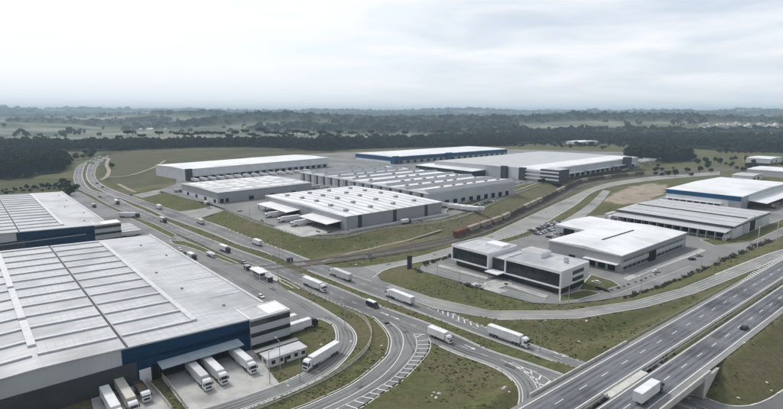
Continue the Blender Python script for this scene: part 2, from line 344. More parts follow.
j2 = strip('park_entrance_road', [(558,222.5,3),(570,216.5,2.8),(588,204.5,1.6),(603,190,.2)], [(574,223.5,3),(584,217.5,2.8),(599,205,1.6),(611,191,.2)], M['pale_road'], slope=0.3)
# curved exit D to the lower left, and the loop E
D_l = flat([(355,309),(372,316.5),(383.5,327),(390,337.3),(390,348),(384,359),(355,382.5),(322,399),(295,410),(250,425),(170,446)])
D_r = flat([(415,334),(426,338),(428.5,344),(426,353),(414,367),(398,382),(376,396),(355,409),(300,432),(220,458)])
area('curved_exit_road', np.vstack([D_l, D_r[::-1]]), M['asphalt'], slope=0.4)
E_i = flat([(440,346),(458,353.8),(485,363.3),(502,371),(513,379.5),(519.5,391),(518,408),(505,430),(480,450)])
E_o = flat([(470,350),(500,360),(524,370.5),(536,381),(541,393),(541,410),(533,430),(515,455)])
area('loop_road', np.vstack([E_i, E_o[::-1]]), M['asphalt'], slope=0.4)
area('loop_road', np.array([G3(x, y) for x, y in [(500,360),(540,372),(575,388),(590,404),(575,425),(535,428),(541,400),(533,378)]]), M['asphalt'], slope=0.4)
under = flat([(640,394),(690,395.5),(702,397),(716,402.5),(730,406.2),(745,406.6),(757,404.3),(770,399),(783,391),(810,374)])
area('underpass_road', np.vstack([under, np.array([G3(850,398), G3(800,440), G3(660,450), G3(600,425)])]), M['asphalt'], slope=0.5)
# service road between the big depot and the avenue
C_out = flat([(74,190),(79.7,192),(92,198.5),(103,204.3),(117,211),(137,219.5),(172,233.5),(200,246),(224,258),(247,266.5),(268,277),(288,290.5),(313,303),(335.5,316.5),(350,327),(356,338),(351,352),(331,372),(289,393),(246,409),(190,428),(100,455)])
C_in = flat([(64,192),(112,225),(150,240),(200,268),(262,303),(284,322),(300,326),(317,319.3),(324.5,320.7),(333,325.4),(336.3,333),(336,342),(331,353),(318,364),(301.6,374),(279,384.6),(240,398),(200,410),(100,437)])
area('service_road', np.vstack([C_out, C_in[::-1]]), M['asphalt'], slope=0.4)
area('dock_yard', np.array([G3(x, y) for x, y in [(155,370),(250,346),(262,362),(280,384.5),(240,398.3),(203,409.5),(187,411)]]), M['concrete'], slope=0.4)
area('dock_yard', np.array([G3(x, y) for x, y in [(88,385),(143,377),(174,412),(150,440),(100,442)]]), M['concrete'], slope=0.4)
# plateau yards
P5 = lambda pts, sm=False: np.array([G3(x, y, 5) for x, y in pts])
area('depot_yard', P5([(188,199),(210,203.6),(240,214.5),(260,221.5),(299,233.3),(324,235.3),(347,233.8),(380,227),(441,219.3),(470,210.6),(500,196.8),(535,184.6),(572,174.6),(640,163.4),(655,158),(640,152.5),(500,149),(350,152),(252,157),(178,168),(176,184),(158,190.3),(172,194.5)]), M['yard'], feat=False)
P3 = lambda pts: np.array([G3(x, y, 3) for x, y in pts])
area('car_park', P3([(436,259.5),(421,266),(419,270.5),(455,280.5),(500,294.5),(533,303),(560,304.2),(600,300.5),(640,293),(678,279.5),(716,263.5),(783,236),(800,228),(800,205),(783,190),(740,180),(700,186),(660,197),(634,205),(620,214),(590,216),(552,226),(528,236),(500,244),(455,254)]), M['yard'], feat=False)
# motorway
def hpoly(s0, s1, l0, l1): return np.array([HW(s0, l0), HW(s1, l0), HW(s1, l1), HW(s0, l1)])
area('motorway', hpoly(-160, 1500, 0 - 0.6, 11.2), M['shoulder'], feat=False)
area('motorway', hpoly(-160, 1500, -14.1, -3.2), M['shoulder'], feat=False)
area('motorway', hpoly(-160, 1500, -0.2, 9.75), M['highway'], feat=False)
area('motorway', hpoly(-160, 1500, -12.4, -3.5), M['highway'], feat=False)

# ---- markings
mk = MB(); HL = lambda s0, s1, l: np.array([HW(s, l) for s in np.linspace(s0, s1, 60)])
for l in (0.1, 9.5, -3.8, -12.1): ribbon(mk, HL(-160, 1500, l), 0.32, MD)
for l in (4.9, -8.0): dashes(mk, HL(-160, 900, l), 0.24, MD, 4, 8, 2)
# gore hatching where the ramp joins
for i in range(26):
    s = 118 + i*3.4; wdt = 0.4 + 2.6*min(1, i/8)
    mk.v += [HW(s, 9.9, HZ+MD), HW(s+0.9, 9.9, HZ+MD), HW(s+2.9, 9.9+wdt, HZ+MD), HW(s+2.0, 9.9+wdt, HZ+MD)]; b = len(mk.v); mk.f.append((b-4, b-3, b-2, b-1))
tag(mk.build('motorway_marking', M['paint']), kind='structure')
mk = MB()
for a, b_, k in ((Au, 1, -1), (Al, 1, 1), (Bu, 1, -1), (Bl, 1, 1)): pass
def edge(mb, line, inset, wd=0.22, i0=0, i1=None, dz=MD): ribbon(mb, offset(line, inset)[i0:i1], wd, dz)
sm = 6
edge(mk, Au, -0.8, i0=0, i1=15*sm); edge(mk, Au, -0.8, i0=19*sm, i1=24*sm); edge(mk, Al, 0.7, i1=13*sm); edge(mk, Al, 0.7, i0=14*sm)
edge(mk, Bu, -0.7, i1=13*sm); edge(mk, Bu, -0.7, i0=14*sm); edge(mk, Bl, 0.8, i1=9*sm); edge(mk, Bl, 0.8, i0=13*sm, i1=17*sm)
def mid(a, b, f=0.5):
    a = resample(a, 2); b = resample(b, 2); o = []
    for p in a:
        q = b[np.argmin(((b[:, :2]-p[:2])**2).sum(1))]; o.append(p*(1-f)+q*f)
    return np.array(o)
dashes(mk, mid(Al, Au), 0.2, MD, 3, 6); dashes(mk, mid(Bu, Bl), 0.2, MD, 3, 6)
edge(mk, D_l, -0.8); edge(mk, E_i, 0.8); edge(mk, E_i, -0.8)
edge(mk, E_o, 0.2, i0=sm*1); edge(mk, C_out, -0.7, i0=11*sm); edge(mk, C_in, 0.7, i0=7*sm, i1=15*sm)
edge(mk, J_u, -0.5, i0=3*sm); edge(mk, J_l, 0.5, i0=2*sm); edge(mk, Fa, -0.4); edge(mk, Fc, 0.4)
dashes(mk, Fm, 0.15, MD, 3, 6)
# centre line and hatched shoulder of the curved exit
cD = flat([(390,322.5),(400,331),(403.5,342),(399,357),(384,375),(355,394),(318,412)])
ribbon(mk, cD, 0.3, MD)
hin = flat([(414,334.5),(416.5,341),(416,350),(408,363),(392,379),(372,391.5),(345,405),(318,417)])
hout = offset(D_r, 0.8); ribbon(mk, hin, 0.25, MD); ribbon(mk, hout[6:], 0.25, MD)
hi = resample(hin, 3.1); ho = resample(hout[4:], 0.5)
for p in hi:
    q = ho[np.argmin(((ho[:, :2]-p[:2])**2).sum(1))]; d = (q-p)/(np.linalg.norm(q-p)+1e-6)
    t = np.array([-d[1], d[0], 0]); q2 = q + t*1.2
    if np.linalg.norm(q-p) < 9 and np.linalg.norm(q-p) > 0.5: ribbon(mk, np.array([p, (p+q2)/2, q2]), 0.42, MD)
# chevrons between the loop and the through lane
ca = flat([(505,362),(522,371),(533,381),(538.5,392),(541,402)]); cb = flat([(512,362.5),(532,371.5),(549,380),(556,388),(551,399)])
a_ = resample(ca, 3.6); b_ = resample(cb, 3.6); n_ = min(len(a_), len(b_))
for i in range(1, n_-1):
    c_ = (a_[i]+b_[i])/2; f_ = (a_[i+1]-a_[i]); c2_ = c_ + f_*0.7
    ribbon(mk, np.array([a_[i], c2_]), 0.5, MD); ribbon(mk, np.array([c2_, b_[i]]), 0.5, MD)
ribbon(mk, ca, 0.25, MD); ribbon(mk, cb, 0.25, MD)
# gore between the avenue and the ramp
ga = flat([(432,305.5),(446,311),(462,318.2),(482,326.5)]); gb = flat([(431,308),(445,315),(460,321.8),(481,328.5)])
a_ = resample(ga, 3); b_ = resample(gb, 3)
for i in range(min(len(a_), len(b_))-1): ribbon(mk, np.array([a_[i], b_[i]+(b_[i+1]-b_[i])*0.6]), 0.5, MD)
# painted arrows
for (x, y, ang) in [(430,304.5,-50),(442,308.7,-50),(512,339,-50),(560,355,-50),(470,347.5,-50),(395,318,-50),(385,314,-50)]:
    p = np.array(G3(x, y)); d = np.array([math.cos(R(ang)), math.sin(R(ang)), 0]); n2 = np.array([-d[1], d[0], 0])
    ribbon(mk, np.array([p-d*2.6, p+d*1]), 0.35, MD)
    mk.v += [tuple(p+d*1+n2*0.8+np.array([0,0,MD])), tuple(p+d*1-n2*0.8+np.array([0,0,MD])), tuple(p+d*2.8+np.array([0,0,MD]))]; b = len(mk.v); mk.f.append((b-3, b-2, b-1))
tag(mk.build('road_marking', M['paint']), kind='structure')
def wearmat():
    m = bpy.data.materials.new('tyre_wear'); m.use_nodes = True; n = m.node_tree.nodes; l = m.node_tree.links; b = n['Principled BSDF']; b.inputs['Base Color'].default_value = (0.055, 0.055, 0.058, 1); b.inputs['Roughness'].default_value = .8
    t = n.new('ShaderNodeTexCoord'); q = n.new('ShaderNodeTexNoise'); q.inputs['Scale'].default_value = .11; q.inputs['Detail'].default_value = 8; l.new(t.outputs['Object'], q.inputs[0])
    r = n.new('ShaderNodeMapRange'); r.inputs[1].default_value = .35; r.inputs[2].default_value = .75; r.inputs[3].default_value = .05; r.inputs[4].default_value = .46; l.new(q.outputs[0], r.inputs[0]); l.new(r.outputs[0], b.inputs['Alpha']); return m
M['wear'] = wearmat(); mk = MB()
for l_ in (2.5, 7.2, -6.0, -10.1):
    for dl in (-.85, .85): ribbon(mk, HL(-160, 900, l_+dl), .7, .118+.001*dl)
for e1, e2 in ((Al, Au), (Bu, Bl), (D_l, D_r), (E_i, E_o), (Fa, Fc), (C_in, C_out)):
    for fr in ((.27, .73) if e1 is not E_i else (.5,)):
        c0 = mid(e1, e2, fr)
        if e1 is C_in: c0 = c0[int(len(c0)*.5):]
        for dl in (-.85, .85): ribbon(mk, offset(c0, dl), .65, .118+.001*dl)
tag(mk.build('tyre_wear', M['wear']), kind='structure')
# repair patches in the paving
mk = MB()
for k in range(46):
    e1, e2 = ((Al, Au), (Bu, Bl), (D_l, D_r), (C_in, C_out), (J_l, J_u), (Fa, Fc))[k % 6]; c0 = mid(e1, e2, random.choice((.3, .7))); i = random.randrange(3, len(c0)-4)
    ribbon(mk, c0[i:i+random.choice((2, 3))], random.uniform(1.2, 2.6), .1165)
for k in range(16): s_ = random.uniform(-20, 300); l_ = random.choice((2.5, 7.2, -6, -10)); ribbon(mk, np.array([HW(s_, l_), HW(s_+random.uniform(3, 14), l_)]), random.uniform(1.5, 3), .1165)
tag(mk.build('paving_patch', mat('paving_patch', (0.085, 0.085, 0.088), (0.12, 0.12, 0.12), .4, .9, detail=8)), kind='structure')
# parking bays
mk = MB()
def bays(p0, p1, z, n, depth, rot=40, side=1):
    a = np.array(G3(*p0, z)); b = np.array(G3(*p1, z)); 
    d = (b-a)/np.linalg.norm(b-a); q = np.array([-d[1], d[0], 0])*side
    for i in range(n+1):
        p = a+(b-a)*i/n; ribbon(mk, np.array([p, p+q*depth]), 0.15, MD)
    ribbon(mk, np.array([a, b]), 0.2, MD)
bays((436,268.5), (492,283.5), 3, 20, 5, side=-1); bays((505,289), (545,300), 3, 15, 5, side=-1)
bays((450,264), (488,275), 3, 14, 5, side=-1); bays((512,281), (552,293.5), 3, 15, 5, side=-1)
bays((612,296), (690,266), 3, 32, 5, side=-1); bays((630,279), (690,257), 3, 26, 5, side=-1)
tag(mk.build('parking_marking', M['paint']), kind='structure')

# ---- kerbs
kb = MB()
def kerb(line, d=0.0, wd=0.4, h=0.16): ribbon(kb, offset(line, d), wd, h, 0.3)
kerb(Au[sm*5:sm*8], 0.1); kerb(Au[sm*10:sm*15], 0.15, 0.5); kerb(Fa[6:], 0.2, 0.5); kerb(Fc[12:], -0.2, 0.4)
kerb(Al[:13*sm+2], -0.15); kerb(Bu[:13*sm+2], 0.15); kerb(Al[14*sm:], -0.15); kerb(Bu[14*sm:], 0.15)
kerb(Au[19*sm:24*sm], 0.15); kerb(J_l[sm:], -0.2, 0.5); kerb(C_out[11*sm:], 0.2, 0.45); kerb(C_in[6*sm:16*sm], -0.2, 0.45); kerb(D_l[sm:], 0.2, 0.45)
kerb(E_i, -0.2, 0.4); kerb(under, 0.2, 0.45); kerb(J_u[sm*3:], 0.2, 0.4)
tag(kb.build('kerb', M['kerb']), kind='structure')
# verges inside the paved areas
def island(pts, z, m=None, name='grass_verge', n=6, h=0.15, smooth=False):
    L_ = W(pts + [pts[0]], z, n)[:-1] if smooth else np.array([G3(x, y, z) for x, y in pts])
    o = area(name, L_, m or M['turf'], dz=0.12, feat=False, raise_=h, pave=False)
    kk = MB(); ring = np.vstack([L_, L_[:1]]); ribbon(kk, ring, 0.45, 0.12+h+0.03, 0.3); tag(kk.build('kerb', M['kerb']), kind='structure')
    return o
island([(139,218.6),(155,224.5),(171,232.4),(176,235),(172,238),(160,232.5),(146,225.5),(133,219.5),(128,217)], 0)
island([(170,240.5),(185,241.6),(200,246.5),(216,254.2),(238,263.5),(232,264),(214,257.5),(198,250.5),(186,246.5),(173,244)], 0)
island([(250,266),(262,268.5),(280,278.5),(277,281.5),(262,275),(248,268.5)], 0, M['concrete'], 'booth_island')
island([(280,278.8),(288,282.5),(300,289.5),(293,288.5),(280,281.8)], 0)
island([(500,191),(520,185),(540,181.5),(534,184),(505,194.5)], 5)
island([(445,213.5),(470,206),(500,194),(497,191),(470,201),(447,209)], 5)
island([(468,285),(500,293.5),(507,291.5),(475,283)], 3, M['concrete'], 'pavement')
island([(440,265.2),(488,278),(487,279.6),(438,266.6)], 3, M['concrete'], 'pavement')
island([(505,283),(548,296.5),(546,298.3),(503,284.6)], 3, M['concrete'], 'pavement')
island([(484,283.5),(497,279.5),(512,284),(496,289),(487,287)], 3, M['concrete'], 'pavement')
island([(591,275),(612,281),(620,286),(600,292),(578,290)], 3)
island([(560,296),(585,290),(600,294),(575,301),(560,302)], 3)
island([(624,279),(650,268),(700,249),(706,251),(660,267.5),(628,281)], 3, M['concrete'], 'pavement')
island([(700,240),(740,236),(783,219),(800,213),(800,220),(752,242),(715,246)], 3)

# ---- bridge carrying the motorway
br = empty('road_bridge', 'concrete overpass carrying the motorway across the lower road at the bottom right', 'bridge', HW(-6, 0), HA)
def hb(name, s0, s1, l0, l1, z0, z1, m): return bx(name, m, br, s0+6, l0, z0-HZ, s1+6, l1, z1-HZ)
hb('deck', -40, 14, -0.7, 11.4, HZ-1.5, HZ-0.02, M['concrete']); hb('deck', -40, 14, -14.2, -3.1, HZ-1.5, HZ-0.02, M['concrete'])
hb('median_slab', -23, -1, -3.05, -0.75, HZ-0.5, HZ+0.12, M['fence'])
hb('parapet', -40, 14.5, 11.42, 11.8, HZ-1.6, HZ+0.95, M['fence']); hb('parapet', -40, 14.5, -14.7, -14.25, HZ-1.6, HZ+0.55, M['fence'])
for l in (-12, -8.5, -5, 1, 4.5, 8.5):
    hb('girder', -39.8, 13.8, l-0.3, l+0.3, HZ-2.4, HZ-1.52, M['concrete'])
mbw = MB(); mbw.prism([(12+6, -0.3-2.5), (20+6, 0.2-0.5), (20+6, -0.35), (12+6, -0.35)], 'y', -14.72, -14.2); mbw.build('wing_wall', M['concrete'], br)
mbw = MB(); mbw.prism([(9.5+6, -7), (10.3+6, -7), (20.5+6, -0.4), (9.5+6, -0.4)], 'y', -15.1, -14.75); mbw.build('wing_wall', M['fence'], br)
hb('abutment', 9.6, 11.6, -14.7, 11.8, -0.3, HZ-1.55, M['concrete'])
for l in (-11.5, -6, 2, 8): 
    mbp = MB(); mbp.cyl((-18, l, -HZ-0.2), (-18, l, -2.4), 0.55, n=14); mbp.build('pier', M['concrete'], br)

# ================================================================== TERRAIN
def vnoise(x, y, seed=0):
    xi = np.floor(x).astype(np.int64); yi = np.floor(y).astype(np.int64); xf = x-xi; yf = y-yi
    def h(a, b):
        n = (a*374761393 + b*668265263 + seed*1274126177) & 0xffffffff
        n = ((n ^ (n >> 13))*1274126177) & 0xffffffff; return ((n ^ (n >> 16)) & 0xffff)/65535.0
    u = xf*xf*(3-2*xf); v = yf*yf*(3-2*yf)
    return (h(xi, yi)*(1-u)+h(xi+1, yi)*u)*(1-v)+(h(xi, yi+1)*(1-u)+h(xi+1, yi+1)*u)*v
def fbm(x, y, s, seed=0, o=4):
    t = 0; a = 1; tot = 0
    for k in range(o): t = t+a*vnoise(x/s, y/s, seed+k*17); tot += a; a *= 0.5; s /= 2.03
    return t/tot
def sstep(a, b, x): t = np.clip((x-a)/(b-a), 0, 1); return t*t*(3-2*t)
def inside(px, py, poly):
    r = np.zeros(px.shape, bool); n = len(poly)
    for i in range(n):
        x0, y0 = poly[i]; x1, y1 = poly[(i+1) % n]
        if y0 == y1: continue
        c = ((y0 > py) != (y1 > py)) & (px < (x1-x0)*(py-y0)/(y1-y0)+x0); r ^= c
    return r
def bbox(px, py, poly, mg):
    return (px > poly[:, 0].min()-mg) & (px < poly[:, 0].max()+mg) & (py > poly[:, 1].min()-mg) & (py < poly[:, 1].max()+mg)
def base_h(x, y):
    r = np.hypot(x, y)
    h = sstep(2200, 11500, r)*60 + sstep(1000, 2600, r)*22*(fbm(x, y, 900, 3)-0.55) + sstep(1900, 3600, r)*200*(fbm(x*.7, y, 1050, 9, 3)-0.49)
    h += sstep(5000, 10000, r)*150*(fbm(x, y, 3000, 23)-0.5)
    h += 0.5*(fbm(x, y, 26, 5)-0.5)*sstep(60, 160, r)
    gx, gy = G(215, 155, 5); h += 13*np.exp(-(((x-gx)/230)**2+((y-gy-70)/130)**2))
    return h
def height(x, y):
    h = base_h(x, y)
    for ft in FEAT:
        if ft[0] == 'poly':
            _, poly, z, s = ft; mg = 45
            idx = np.nonzero(bbox(x, y, poly, mg))[0]
            if not len(idx): continue
            X = x[idx]; Y = y[idx]; d2 = np.full(X.shape, 1e9); n = len(poly)
            for i in range(n):
                a = poly[i]; b = poly[(i+1) % n]; ab = b-a; L2 = ab@ab+1e-9
                t = np.clip(((X-a[0])*ab[0]+(Y-a[1])*ab[1])/L2, 0, 1); d2 = np.minimum(d2, (X-a[0]-t*ab[0])**2+(Y-a[1]-t*ab[1])**2)
            d = np.sqrt(d2); d[inside(X, Y, poly)] = 0; zz = z
        else:
            _, mid_, hw, s = ft; idx = np.nonzero(bbox(x, y, mid_[:, :2], 45))[0]
            if not len(idx): continue
            X = x[idx]; Y = y[idx]; d = np.full(X.shape, 1e9); zz = np.zeros(X.shape)
            for i in range(len(mid_)-1):
                a = mid_[i]; b = mid_[i+1]; ab = b[:2]-a[:2]; L2 = ab@ab+1e-9
                t = np.clip(((X-a[0])*ab[0]+(Y-a[1])*ab[1])/L2, 0, 1)
                dd = np.maximum(np.hypot(X-a[0]-t*ab[0], Y-a[1]-t*ab[1])-(hw[i]*(1-t)+hw[i+1]*t), 0)
                m = dd < d; d[m] = dd[m]; zz[m] = (a[2]*(1-t)+b[2]*t)[m]
        wgt = np.clip((45-d)/8, 0, 1)
        new = np.clip(h[idx], zz-d*s, zz+d*s); h[idx] = new
    return h
def hpt(x, y): return float(height(np.array([float(x)]), np.array([float(y)]))[0])
# canopy and land-use masks far away
def far_forest(x, y):
    r = np.hypot(x, y)
    f = fbm(x*0.45, y, 520, 41, 4) + 0.03*np.sin(r/430.0)
    return sstep(0.498, 0.512, f)*sstep(1950, 2200, r)
rows = 760; cols = 330
yy = 60*np.exp(np.linspace(0, math.log(26000/60), rows)); uu = np.linspace(-1.25, 1.25, cols)
YY, UU = np.meshgrid(yy, uu, indexing='ij'); XX = UU*(YY+45)
x = XX.ravel(); y = YY.ravel(); z = height(x, y)
ff = far_forest(x, y); z = z+ff*(11+7*rng.random(len(z)))*(1+np.hypot(x, y)/6000)
for poly in PAVE:
    i = np.nonzero(bbox(x, y, poly, 0))[0]
    if len(i): j = i[inside(x[i], y[i], poly)]; z[j] -= 0.4; 
# sink the soil once only, however many sheets overlap
z0 = height(x, y)+ff*0; z = np.where(z < z0-0.45, z0-0.4, z)
me = bpy.data.meshes.new('ground'); nv = len(x)
me.vertices.add(nv); me.vertices.foreach_set('co', np.stack([x, y, z], 1).ravel())
ii, jj = np.meshgrid(np.arange(rows-1), np.arange(cols-1), indexing='ij'); a = (ii*cols+jj).ravel()
quads = np.stack([a, a+1, a+cols+1, a+cols], 1).ravel()
me.loops.add(len(quads)); me.loops.foreach_set('vertex_index', quads); me.polygons.add(len(a)); me.polygons.foreach_set('loop_start', np.arange(0, len(quads), 4)); me.polygons.foreach_set('loop_total', np.full(len(a), 4))
me.update(); me.validate()
msk = np.zeros((nv, 4), np.float32); msk[:, 3] = 1
def paint(pts, ch, val, zz=0, fuzz=6):
    poly = np.array([G(px, py, zz) for px, py in pts]); jx = x+(fbm(x, y, 18, 77)-0.5)*fuzz*2.5; jy = y+(fbm(x, y, 18, 99)-0.5)*fuzz*2.5
    i = np.nonzero(bbox(x, y, poly, 30))[0]; j = i[inside(jx[i], jy[i], poly)]; msk[j, ch] = np.maximum(msk[j, ch], val)
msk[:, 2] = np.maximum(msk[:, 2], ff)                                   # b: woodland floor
msk[:, 1] = sstep(0.36, 0.46, fbm(x, y, 420, 61))*sstep(1500, 1800, np.hypot(x, y))*(1-ff)   # g: pale crop fields
FOREST = [
 [(-80,181),(0,180),(30,178),(45,174),(62,172),(72,164),(60,158),(40,156),(0,157),(-80,157)],
 [(-90,151),(0,151.5),(40,152),(75,152),(112,152.5),(200,151.3),(330,153.2),(360,150.8),(505,147.5),(522,143.5),(600,143.5),(640,145),(655,147),(700,149),(740,152),(860,154),(860,138),(783,137),(600,133),(500,135),(400,140),(300,142),(200,143.5),(100,144.5),(-90,145)],
 [(627,160),(648,163.5),(690,161),(692,156),(660,153),(628,155)],
]
for f in FOREST: paint(f, 2, 1.0)
paint([(604,200),(612,191),(632,184),(655,181),(668,184),(664,193),(645,203),(620,204)], 0, 1.0, 3, 3)      # r: bare earth
paint([(505,180),(540,172),(545,176),(512,186)], 0, 0.5, 5, 3)
paint([(110,151),(330,153),(330,158),(160,164),(165,186),(118,186),(108,176)], 0, 0.16, 3, 8)
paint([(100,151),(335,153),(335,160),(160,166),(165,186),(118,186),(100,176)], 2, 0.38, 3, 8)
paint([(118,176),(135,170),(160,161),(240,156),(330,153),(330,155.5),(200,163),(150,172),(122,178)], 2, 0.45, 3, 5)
paint([(110,178),(150,172),(165,186),(185,186),(170,193),(140,191),(118,186)], 0, 0.12, 0, 8)
paint([(300,262),(450,225),(560,183),(640,166),(640,176),(560,196),(450,244),(340,262)], 0, 0.18, 0, 4)
paint([(640,183),(700,177),(720,181),(670,189),(640,197)], 0, 0.0, 3, 3)
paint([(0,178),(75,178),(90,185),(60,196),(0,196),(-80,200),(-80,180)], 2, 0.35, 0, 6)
ca_ = me.color_attributes.new('landuse', 'FLOAT_COLOR', 'POINT'); ca_.data.foreach_set('color', msk.ravel())
me.polygons.foreach_set('use_smooth', np.ones(len(a), bool))
gm = bpy.data.materials.new('grassland'); gm.use_nodes = True; n = gm.node_tree.nodes; l = gm.node_tree.links; b = n['Principled BSDF']; b.inputs['Roughness'].default_value = 1; b.inputs['Specular IOR Level'].default_value = 0.1
t = n.new('ShaderNodeTexCoord')
def gnoise(s, d=6, ro=0.6):
    q = n.new('ShaderNodeTexNoise'); q.inputs['Scale'].default_value = s; q.inputs['Detail'].default_value = d; q.inputs['Roughness'].default_value = ro; l.new(t.outputs['Object'], q.inputs[0]); return q.outputs[0]
def gramp(src, p0, p1, c0, c1):
    q = n.new('ShaderNodeValToRGB'); q.color_ramp.elements[0].position = p0; q.color_ramp.elements[1].position = p1; q.color_ramp.elements[0].color = (*c0, 1); q.color_ramp.elements[1].color = (*c1, 1); l.new(src, q.inputs[0]); return q.outputs[0]
def gmix(f, a_, b_):
    q = n.new('ShaderNodeMixRGB')
    for i, v in enumerate((f, a_, b_)):
        if isinstance(v, (float, int)): q.inputs[i].default_value = v
        elif isinstance(v, tuple): q.inputs[i].default_value = (*v, 1)
        else: l.new(v, q.inputs[i])
    return q.outputs[0]
def gmr(src, a_, b_):
    q = n.new('ShaderNodeMapRange'); q.inputs[1].default_value = a_; q.inputs[2].default_value = b_; l.new(src, q.inputs[0]); return q.outputs[0]
fine = gramp(gnoise(0.35, 10, 0.78), 0.34, 0.66, (0.056, 0.068, 0.026), (0.150, 0.150, 0.070))
c = gmix(gmr(gnoise(0.035, 7, 0.65), 0.46, 0.64), fine, gramp(gnoise(0.6, 9, 0.75), 0.35, 0.65, (0.095, 0.082, 0.046), (0.175, 0.155, 0.095)))
c = gmix(gmr(gnoise(0.012, 5), 0.50, 0.72), c, gramp(gnoise(0.5, 9, 0.75), 0.35, 0.65, (0.052, 0.066, 0.026), (0.112, 0.118, 0.052)))
at = n.new('ShaderNodeAttribute'); at.attribute_name = 'landuse'; sp = n.new('ShaderNodeSeparateColor'); l.new(at.outputs['Color'], sp.inputs[0])
fields = gramp(gnoise(0.0035, 4), 0.38, 0.62, (0.065, 0.085, 0.055), (0.24, 0.24, 0.19))
c = gmix(sp.outputs[1], c, fields)
soil = gramp(gnoise(0.09, 9, 0.7), 0.3, 0.7, (0.20, 0.155, 0.115), (0.42, 0.36, 0.29))
c = gmix(sp.outputs[0], c, soil)
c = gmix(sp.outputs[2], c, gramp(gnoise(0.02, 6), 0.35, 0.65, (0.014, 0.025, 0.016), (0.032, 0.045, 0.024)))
l.new(c, b.inputs['Base Color'])
bp = n.new('ShaderNodeBump'); bp.inputs['Strength'].default_value = 0.6; bp.inputs['Distance'].default_value = 0.5; l.new(gnoise(0.5, 8, 0.7), bp.inputs['Height']); l.new(bp.outputs[0], b.inputs['Normal'])
me.materials.append(gm)
go = bpy.data.objects.new('ground', me); COL.objects.link(go); tag(go, kind='structure')

# far dirt and concrete paths lying on the ground
pt = MB()
def drape(mb, pts, wd, dz=0.12, z=0, n=8):
    ln = W(pts, z, n); ln = resample(ln, 5); ln[:, 2] = height(ln[:, 0].copy(), ln[:, 1].copy()); 
    for k in (-1, 1):
        o = offset(ln, k*wd/2); ln[:, 2] = np.maximum(ln[:, 2], height(o[:, 0].copy(), o[:, 1].copy()))
    ribbon(mb, ln, wd, dz, 0.3)
drape(pt, [(322,261,.5),(347,251.5,1.5),(365,245.5,3),(380,240.5,4),(400,235.5,4.5),(441,227,4.5)], 2.2)
drape(pt, [(100,180),(106,177),(109,171),(106.5,165),(109,160)], 5)
drape(pt, [(106,177),(128,175.5),(150,169),(165,162)], 4)
drape(pt, [(118,184),(130,190),(139,193)], 4)
tag(pt.build('path', M['dirt']), kind='structure')

# ================================================================== BUILDINGS
ROT = R(40)
def building(name, label, near, z, rot=40, ztop=None, group=None):
    """near = picture bearing of the corner nearest the camera, at height ztop (or z)"""
    px, py = near; ox, oy = G(px, py, z if ztop is None else ztop)
    return empty(name, label, 'building' if 'house' not in name or 'warehouse' in name else 'building', (ox, oy, z), R(rot), group)
def roof_mesh(x0, y0, x1, y1, z, rise, ov=0.4, th=0.5, ridge='y', rf=0.5):
    mb = MB()
    if ridge == 'y':   # ridge runs along y
        xm = x0+(x1-x0)*rf; mb.prism([(x0-ov, z), (xm, z+rise), (x1+ov, z), (x1+ov, z-th), (x0-ov, z-th)], 'y', y0-ov, y1+ov)
    else:
        ym = y0+(y1-y0)*rf; mb.prism([(y0-ov, z), (ym, z+rise), (y1+ov, z), (y1+ov, z-th), (y0-ov, z-th)], 'x', x0-ov, x1+ov)
    return mb

